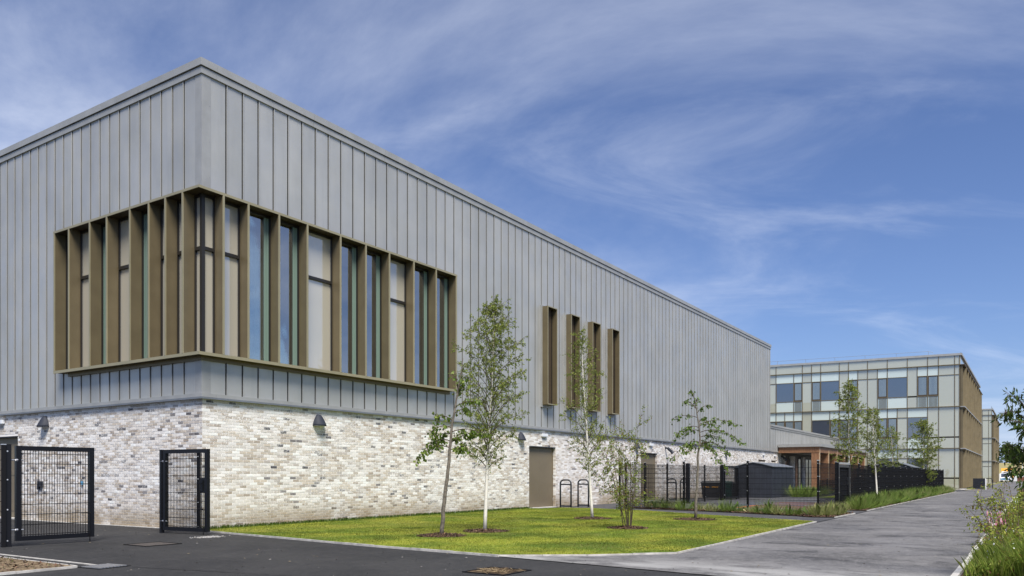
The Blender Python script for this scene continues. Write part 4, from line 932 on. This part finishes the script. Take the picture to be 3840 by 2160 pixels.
def shrub(name, label, x, y, H, rad, stems, nleaf, leaf, cols_, seed, aspect=.5, r=.014, hang=-.3, low=.25, leanx=(0, 0), grp=None, cat='shrub'):
    global rng; rng = np.random.default_rng(seed); t_ = thing(name, (x, y, 0), label, cat, grp); st = MB(); br = MB(); LP = []; LD = []
    for i in range(stems):
        az = i * 2.4 + rng.uniform(-.4, .4); rr = rad * rng.uniform(.25, 1.0); hh = H * rng.uniform(.65, 1.0); b0 = np.array([math.cos(az) * .13, math.sin(az) * .13, 0]) * rng.uniform(.3, 1)
        tip = np.array([math.cos(az) * rr + leanx[0], math.sin(az) * rr + leanx[1], hh]); mid = np.array([math.cos(az) * rr * .55, math.sin(az) * rr * .55, hh * .5]); P_ = np.array(bez(b0, mid, tip, 10))
        st.tube([tuple(q) for q in P_], [r * (1 - .8 * k / 9) for k in range(10)], 6, False)
        for j in range(10):
            q = rng.uniform(low, 1) * 9; k = int(min(8, q)); s0 = P_[k] + (P_[k + 1] - P_[k]) * (q - k); td = rng.normal(size=3) * .7 + np.array([math.cos(az), math.sin(az), .4]) * .5; td /= np.linalg.norm(td); tl = rng.uniform(.2, .7) * rad; e = s0 + td * tl
            br.tube([tuple(s0), tuple((s0 + e) / 2 + np.array([0, 0, .02])), tuple(e)], [.005, .004, .002], 3, False)
            for _ in range(int(nleaf / stems / 10)): LP.append(s0 + (e - s0) * rng.uniform(.15, 1.05) + rng.normal(size=3) * .03); LD.append(td * .6 + rng.normal(size=3) * .5 + np.array([0, 0, hang]))
    st.build('stems', 'twig_bark', t_, True); br.build('branches', 'twig_bark', t_); link('crown', leaf_mesh('crown', LP, LD, leaf, cols_, aspect=aspect), t_); return t_
AME = [(.17, .225, .035), (.23, .275, .05), (.12, .17, .03), (.26, .28, .07), (.17, .10, .04)]
shrub('multi_stem_shrub', 'airy multi stem shrub with yellow green leaves on a lawn mulch ring', 6.18, -8.8, 2.9, .95, 10, 3900, .054, AME, 41, .5, .011, leanx=(-.12, .1))
# bark mulch rings
def mulch(x, y, r, label):
    o = thing('mulch_ring', (x, y, .03), label, 'mulch ring', 'bark mulch rings under the lawn trees'); n = 40; ph = random.random() * 6
    P_ = [(r * (1 + .06 * math.sin(3 * a + ph) + .03 * random.random()) * math.cos(a), r * (1 + .06 * math.sin(3 * a + ph)) * math.sin(a)) for a in [2 * math.pi * i / n for i in range(n)]]
    MB().add([(0, 0, .05)] + [(px, py, .008) for px, py in P_], [(0, 1 + i, 1 + (i + 1) % n) for i in range(n)]).build('soil', 'soil', o); chips(o, [(px * 1.04, py * 1.04) for px, py in P_], 700, .055, .012)
def chips(parent, poly, n, zc, z0, sz=.035):
    rg = np.random.default_rng(random.randint(0, 99999)); P_ = np.array(poly); lo, hi = P_.min(0), P_.max(0); Q = rg.uniform(lo, hi, (n * 2, 2)); Q = Q[in_poly(Q, poly)][:n]; k = len(Q)
    rr = np.linalg.norm(Q, axis=1) / max(.01, np.abs(P_).max()); z = z0 + (zc - z0) * np.clip(1 - rr, 0, 1) + rg.uniform(0, .02, k); a = rg.uniform(0, 6.28, k); L_ = rg.uniform(.5, 1.6, k) * sz; W_ = L_ * rg.uniform(.25, .5, k)
    d = np.stack([np.cos(a), np.sin(a), rg.normal(0, .35, k)], 1) * L_[:, None] * .5; s = np.stack([-np.sin(a), np.cos(a), rg.normal(0, .4, k)], 1) * W_[:, None] * .5; c_ = np.stack([Q[:, 0], Q[:, 1], z], 1)
    V = np.stack([c_ - d - s, c_ + d - s, c_ + d + s, c_ - d + s], 1); cc = np.array([(.075, .035, .02), (.045, .022, .014), (.12, .06, .033), (.22, .13, .075), (.03, .016, .011)])[rg.choice(5, k, p=[.32, .3, .2, .06, .12])]
    tag(link('bark_chips', quad_mesh('bark_chips', V, 'tinted', cc), parent), kind='stuff')
mulch(1.56, -6.4, .52, 'bark mulch ring under the small leaning tree'); mulch(3.245, -6.39, .55, 'bark mulch ring under the tall full birch'); mulch(9.75, -5.92, .58, 'bark mulch ring under the slender birch'); mulch(6.18, -8.8, .5, 'bark mulch ring under the multi stem shrub'); mulch(10.95, -8.82, .62, 'bark mulch ring under the spreading young tree')
for poly, n in ((BED1, 5200), (BED2, 7000)):
    cx_ = sum(p[0] for p in poly) / len(poly); cy_ = sum(p[1] for p in poly) / len(poly); o = bpy.data.objects.new('bed_mulch', None); COL.objects.link(o); o.location = (cx_, cy_, 0); tag(o, kind='stuff')
    chips(o, [(a - cx_, b - cy_) for a, b in poly], n, .04, .036, .06)
# grass blades: V (n,4,3): base pair, bent tip
def blades(P, h, w, bend, cols_, seed, spread=1.):
    rg = np.random.default_rng(seed); n = len(P); a = rg.uniform(0, 6.28, n); H = h * rg.uniform(.55, 1.25, n); b = a + rg.uniform(1, 2.2, n); s = np.stack([np.cos(b), np.sin(b), np.zeros(n)], 1) * (w * rg.uniform(.6, 1.3, n))[:, None] * .5
    t = np.stack([np.cos(a) * bend * H * rg.uniform(.2, 1, n), np.sin(a) * bend * H * rg.uniform(.2, 1, n), H], 1); m_ = P + t * np.array([.35, .35, .62]); tip = P + t * np.array([1, 1, .93]); C = np.array(cols_)[rg.integers(0, len(cols_), n)] * rg.uniform(.7, 1.25, n)[:, None]
    V = np.stack([P - s, P + s, m_ + s * .7, tip, m_ - s * .7], 1); return V, C
def tuft_mesh(n, r, h, w, bend, cols_, seed):
    rg = np.random.default_rng(seed); q = rg.normal(0, r, (n, 2)); P = np.stack([q[:, 0], q[:, 1], np.zeros(n)], 1); V, C = blades(P, h, w, bend, cols_, seed + 1)
    out = P[:, :2] * 2.2; V[:, 2:, 0] += out[:, None, 0] * .8; V[:, 2:, 1] += out[:, None, 1] * .8; return quad_mesh('blades', V, 'blade', C, 5)
GREEN = [(.13, .21, .035), (.18, .265, .05), (.09, .155, .03), (.25, .30, .09)]; STRAW = [(.28, .31, .10), (.38, .37, .16), (.18, .24, .06), (.46, .42, .22)]
TG = [tuft_mesh(420, .13, .72, .006, .45, GREEN, 50 + i) for i in range(4)] + [tuft_mesh(380, .12, .6, .006, .55, STRAW, 60 + i) for i in range(2)]
TS = [tuft_mesh(300, .07, .46, .005, .6, STRAW, 70 + i) for i in range(3)] + [tuft_mesh(300, .08, .5, .005, .6, GREEN, 80 + i) for i in range(2)]
def tuft(x, y, me, sc, label, grp, nm='ornamental_grass'):
    o = thing(nm, (x, y, .03), label, 'grass clump', grp, random.uniform(0, 6.28)); o.scale = (sc, sc, sc * random.uniform(.9, 1.1)); link('blades', me, o)
random.seed(5)
u = 21.7
while u < 64:
    if not 50.5 < u < 51.5:
        for k in range(2): tuft(u + random.uniform(-.2, .2), -11.45 - .26 * k + random.uniform(-.1, .12), random.choice(TG[1:] if u < 54 else TG[3:]), random.uniform(.5, .9), 'tall green ornamental grass clump between the long fence and the path', 'grass clumps along the path fence')
    u += .55
for i in range(19):
    t = (i + random.uniform(-.25, .25)) / 18; x = 18.35 - 2.9 * t; y = -3.9 - 6.9 * t
    tuft(x + random.uniform(.0, .5), y, random.choice(TS), random.uniform(.55, 1.0), 'small straw tipped grass clump in the bark bed before the mesh fence', 'grass clumps in the front bed')
for i in range(12): tuft(random.uniform(15.3, 18.2), random.uniform(-11.85, -11.2), random.choice(TS), random.uniform(.6, 1.05), 'grass clump in the bark bed corner by the path', 'grass clumps at the bed corner')
for i in range(16): tuft(random.uniform(39, 46), random.uniform(-5.6, -4.6), random.choice(TG), random.uniform(.7, 1.0), 'tall grass clump in the yard beyond the dark shed', 'grass clumps by the shed')
# mown lawn: short blades all over, longer along the wall and edges
rg = np.random.default_rng(91); Q = rg.uniform((-1.4, -12.3), (17, 0), (330000, 2)); Q = Q[in_poly(Q, LAWN)]
for (x, y, r) in ((1.56, -6.4, .46), (3.245, -6.39, .49), (9.75, -5.92, .52), (6.18, -8.8, .45), (10.95, -8.82, .56)): Q = Q[(Q[:, 0] - x) ** 2 + (Q[:, 1] - y) ** 2 > r * r]
P = np.column_stack([Q, np.full(len(Q), .033)]); V, C = blades(P, .021, .007, .9, [(.185, .225, .028), (.215, .245, .032), (.16, .20, .026), (.25, .265, .045), (.20, .235, .032)], 92)
def vnoise(X, Y, sc, seed):
    r_ = np.random.default_rng(seed).uniform(-1, 1, (64, 64)); x, y = X * sc + 20, Y * sc + 30; i, j = np.floor(x).astype(int), np.floor(y).astype(int); f, g_ = x - i, y - j; f = f * f * (3 - 2 * f); g_ = g_ * g_ * (3 - 2 * g_)
    at_ = lambda a, b: r_[a % 64, b % 64]; return (at_(i, j) * (1 - f) + at_(i + 1, j) * f) * (1 - g_) + (at_(i, j + 1) * (1 - f) + at_(i + 1, j + 1) * f) * g_
pat = .5 * vnoise(Q[:, 0], Q[:, 1], .7, 1) + .4 * vnoise(Q[:, 0], Q[:, 1] * 1.8, 1.8, 2) + .3 * vnoise(Q[:, 0], Q[:, 1], 4.5, 3)
mow = .5 * np.sign(np.sin(np.hypot(Q[:, 0] - 4, Q[:, 1] + 22) * 5.2)); dry = np.clip(vnoise(Q[:, 0], Q[:, 1], 1.1, 4) * 1.7 - .40, 0, 1)
C *= np.clip(1 + .85 * pat + .10 * mow, .35, 1.7)[:, None]; C = C * (1 - .5 * dry[:, None]) + np.array([.36, .33, .10]) * .5 * dry[:, None]
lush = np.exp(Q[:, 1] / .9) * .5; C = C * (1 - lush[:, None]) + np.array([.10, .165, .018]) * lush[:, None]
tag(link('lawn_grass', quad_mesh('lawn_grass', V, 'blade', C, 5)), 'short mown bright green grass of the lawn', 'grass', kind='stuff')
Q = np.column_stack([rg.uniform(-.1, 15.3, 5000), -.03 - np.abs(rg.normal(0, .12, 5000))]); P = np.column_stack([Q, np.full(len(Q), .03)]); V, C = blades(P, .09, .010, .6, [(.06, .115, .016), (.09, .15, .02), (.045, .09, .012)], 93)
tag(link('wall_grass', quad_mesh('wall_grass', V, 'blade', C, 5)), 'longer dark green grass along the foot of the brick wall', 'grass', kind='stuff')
Q = rg.uniform((-11, -5.5), (-6.1, -2.6), (6000, 2)); keep = rg.uniform(0, 1, 6000) < np.clip((Q[:, 1] + 4.2) * .8 + .05, .03, .8); Q = Q[keep]; P = np.column_stack([Q, np.full(len(Q), .03)]); V, C = blades(P, .045, .008, .8, [(.10, .15, .03), (.2, .2, .08), (.07, .11, .02)], 94)
tag(link('sparse_grass', quad_mesh('sparse_grass', V, 'blade', C, 5)), 'thin patchy grass on the bare soil bed', 'grass', kind='stuff')
o = bpy.data.objects.new('soil_crumbs', None); COL.objects.link(o); o.location = (-8, -4, .02); tag(o, kind='stuff'); chips(o, [(-3, -1.45), (1.9, -1.45), (1.9, 1.4), (-3, 1.4)], 2500, .02, .01, .035)
# wild verge on the right of the path
def vz(y): return .03 + .16 * np.clip((-16.8 - y) / 2.0, 0, 1)
bm_ = MB(); nu, nv = 90, 12
bm_.add([(-.9 + 60 * (i / nu) ** 1.5, -16.66 - 8 * (j / nv) ** 1.5, float(vz(-16.66 - 8 * (j / nv) ** 1.5)) + random.uniform(0, .03)) for i in range(nu + 1) for j in range(nv + 1)], [(i * (nv + 1) + j, (i + 1) * (nv + 1) + j, (i + 1) * (nv + 1) + j + 1, i * (nv + 1) + j + 1) for i in range(nu) for j in range(nv)])
tag(bm_.build('verge_soil', 'soil'), kind='structure')
n = 70000; uu = -.6 + 50 * rg.uniform(0, 1, n) ** 1.7; vv = -16.66 - np.abs(rg.normal(0, 1.3, n)); dens = .35 + .65 * (np.sin(uu * 1.9 + vv) * np.sin(vv * 2.7 - uu) > -.35); kp = rg.uniform(0, 1, n) < dens * np.clip((-16.6 - vv) * 3, .12, 1); uu, vv = uu[kp], vv[kp]
P = np.column_stack([uu, vv, vz(vv)]); hgt = .18 + .30 * np.clip((-16.6 - vv) / .9, 0, 1)
V, C = blades(P, 1., .011, .75, [(.17, .25, .035), (.24, .32, .05), (.12, .19, .03), (.36, .38, .10), (.29, .34, .06)], 95); V = P[:, None, :] + (V - P[:, None, :]) * np.stack([hgt, hgt, hgt], 1)[:, None, :]
wv = rg.uniform(.004, .011, len(P)); bdir = rg.uniform(0, 6.28, len(P)); s = np.stack([np.cos(bdir), np.sin(bdir), np.zeros(len(P))], 1) * wv[:, None] * .5
V[:, 0] = P - s; V[:, 1] = P + s; V[:, 2] = V[:, 3] * .45 + P * .55 + s * .8 + np.array([0, 0, .05]); V[:, 4] = V[:, 3] * .45 + P * .55 - s * .8 + np.array([0, 0, .05])
tag(link('verge_grass', quad_mesh('verge_grass', V, 'blade', C, 5)), 'long wild grass covering the verge right of the path', 'grass', kind='stuff')
# broad leaved weeds through the verge
rng = np.random.default_rng(97); n = 16000; uu = -.6 + 45 * rng.uniform(0, 1, n) ** 1.7; vv = -16.75 - np.abs(rng.normal(0, 1.2, n)); P = np.column_stack([uu, vv, vz(vv) + rng.uniform(0, .34, n) * np.clip((-16.6 - vv) / .7, .15, 1)]); Dd = rng.normal(size=(n, 3)) + np.array([0, 0, .5])
tag(link('verge_weeds', leaf_mesh('verge_weeds', P, Dd, .065, [(.14, .22, .03), (.20, .28, .04), (.10, .17, .02), (.30, .33, .07), (.22, .11, .05)], aspect=.45)), 'low leafy weeds among the grass of the verge', 'weeds', kind='stuff')
n = 260; uu = -.4 + 30 * rng.uniform(0, 1, n) ** 1.7; vv = -16.9 - np.abs(rng.normal(0, 1.0, n)); dm = MB()
for a, b in zip(uu, vv):
    z = float(vz(b)) + rng.uniform(.22, .50); r = rng.uniform(.007, .014); tl = rng.normal(size=2) * .012; dm.add([(a, b, z + .003)] + [(a + r * math.cos(q), b + r * math.sin(q), z + tl[0] * math.cos(q) + tl[1] * math.sin(q)) for q in [k * 1.047 for k in range(6)]], [(0, 1 + k, 1 + (k + 1) % 6) for k in range(6)])
tag(dm.build('daisies', 'white_paint'), 'small white daisies dotted through the verge grass', 'flowers', kind='stuff')
f_ = thing('pink_flower_clump', (7.85, -16.85, .04), 'clump of pink flower spikes with dark red stems at the kerb', 'flower clump'); st = MB(); fl = MB()
for i in range(30):
    a, r = random.uniform(0, 6.28), random.uniform(0, .34); x, y = r * math.cos(a) * 1.3, r * math.sin(a) * .8; h_ = random.uniform(.22, .46); st.tube([(x * .7, y * .7, 0), (x, y, h_)], .006, 4, True, (.12, .03, .03)); MB().tube([(x, y, h_), (x, y, h_ + .05), (x, y, h_ + .12)], [.012, .018, .005], 6, True, random.choice([(.62, .28, .36), (.70, .42, .48), (.5, .16, .22)])).build('flower_spike', 'tinted', f_)
st.build('stems', 'tinted', f_); rng = np.random.default_rng(5); link('leaves', leaf_mesh('leaves', rng.normal(0, .16, (240, 3)) * np.array([1.4, .9, .2]) + np.array([0, 0, .12]), rng.normal(size=(240, 3)), .09, [(.14, .05, .04), (.09, .13, .03), (.2, .07, .05)]), f_)
YG = [(.22, .27, .035), (.29, .32, .05), (.17, .22, .03), (.34, .35, .07), (.24, .15, .04)]
def sapling(label, x, y, H, rad, seed, nl, stems=5, leaf=.055, cols_=YG, aspect=.6, lean=(0, 0), hang=-.6): return shrub('verge_sapling', label, x, y, H, rad, stems, nl, leaf, cols_, seed, aspect, .012, hang, .2, lean, 'saplings on the verge')
sapling('yellow green arching sapling reaching over the path edge from the verge', 3.3, -17.0, 1.1, .62, 101, 1000, 6, .046, lean=(-.12, .2)); sapling('yellow green sapling on the verge behind the arching one', 5.6, -17.15, 1.15, .7, 103, 900, 6, .05)
sapling('olive green sapling farther along the verge', 9.0, -17.3, 1.3, .8, 105, 900, 6, .055); sapling('leafy bush low in the verge grass', 1.3, -17.3, .7, .5, 107, 800, 6, .045)
DK = [(.055, .095, .024), (.08, .125, .03), (.035, .065, .018), (.115, .16, .04)]
bough_tree('cherry_tree', 'dark narrow leaved young tree at the edge of the verge', -.2, -17.62, [(0, 0, 0), (-.05, 0, .8), (-.1, 0, 1.4), (-.12, 0, 1.9), (-.1, 0, 2.7)],
           [(1.3, -.45, .1, 1.75, 44), (1.5, -.42, -.1, 2.05, 40), (1.6, -.3, .2, 2.4, 40), (1.2, -.5, 0, 1.45, 34), (1.8, -.22, -.1, 2.5, 34), (1.4, -.3, -.2, 1.9, 34), (1.7, -.35, .2, 2.2, 34), (1.5, .4, .1, 2.0, 30), (1.8, .4, -.2, 2.4, 30), (2.0, .1, .2, 2.75, 24), (1.3, .3, .3, 1.7, 24), (1.25, -.3, .25, 1.6, 30), (1.1, -.35, -.15, 1.3, 30)], .085, DK, .022, 109, aspect=.28)
# trees on the far bank
def far_tree(x, y, H, r, seed, label):
    global rng; rng = np.random.default_rng(seed); t_ = thing('bank_tree', (x, y, hillz(x, y) - .1), label, 'tree', 'trees along the far bank'); MB().tube([(0, 0, 0), (.1, .1, H * .5), (0, 0, H * .85)], [.22, .16, .05], 7).build('trunk', 'grey_bark', t_)
    n = 900; k = 16; cs = rng.normal(size=(k, 3)); cs = cs / np.linalg.norm(cs, axis=1, keepdims=True) * rng.uniform(.3, .8, (k, 1)) * np.array([r, r, H * .36]) + np.array([0, 0, H * .6]); P = cs[rng.integers(0, k, n)] + rng.normal(size=(n, 3)) * r * .26; P[:, 2] = np.where(rng.uniform(0, 1, n) < .3, rng.uniform(.2, H * .5, n), np.maximum(P[:, 2], .3))
    link('crown', leaf_mesh('crown', P, rng.normal(size=(n, 3)), .6, [(.05, .085, .02), (.08, .12, .03), (.03, .055, .014), (.13, .16, .04)], aspect=.75), t_)
i = 0; yy = -52.
while yy < 2:
    far_tree(292 + random.uniform(-4, 6), yy, random.uniform(5.5, 7.5), random.uniform(2.4, 3.4), 200 + i, 'dark green broad tree in the row on top of the far bank'); yy += random.uniform(3.0, 4.2); i += 1
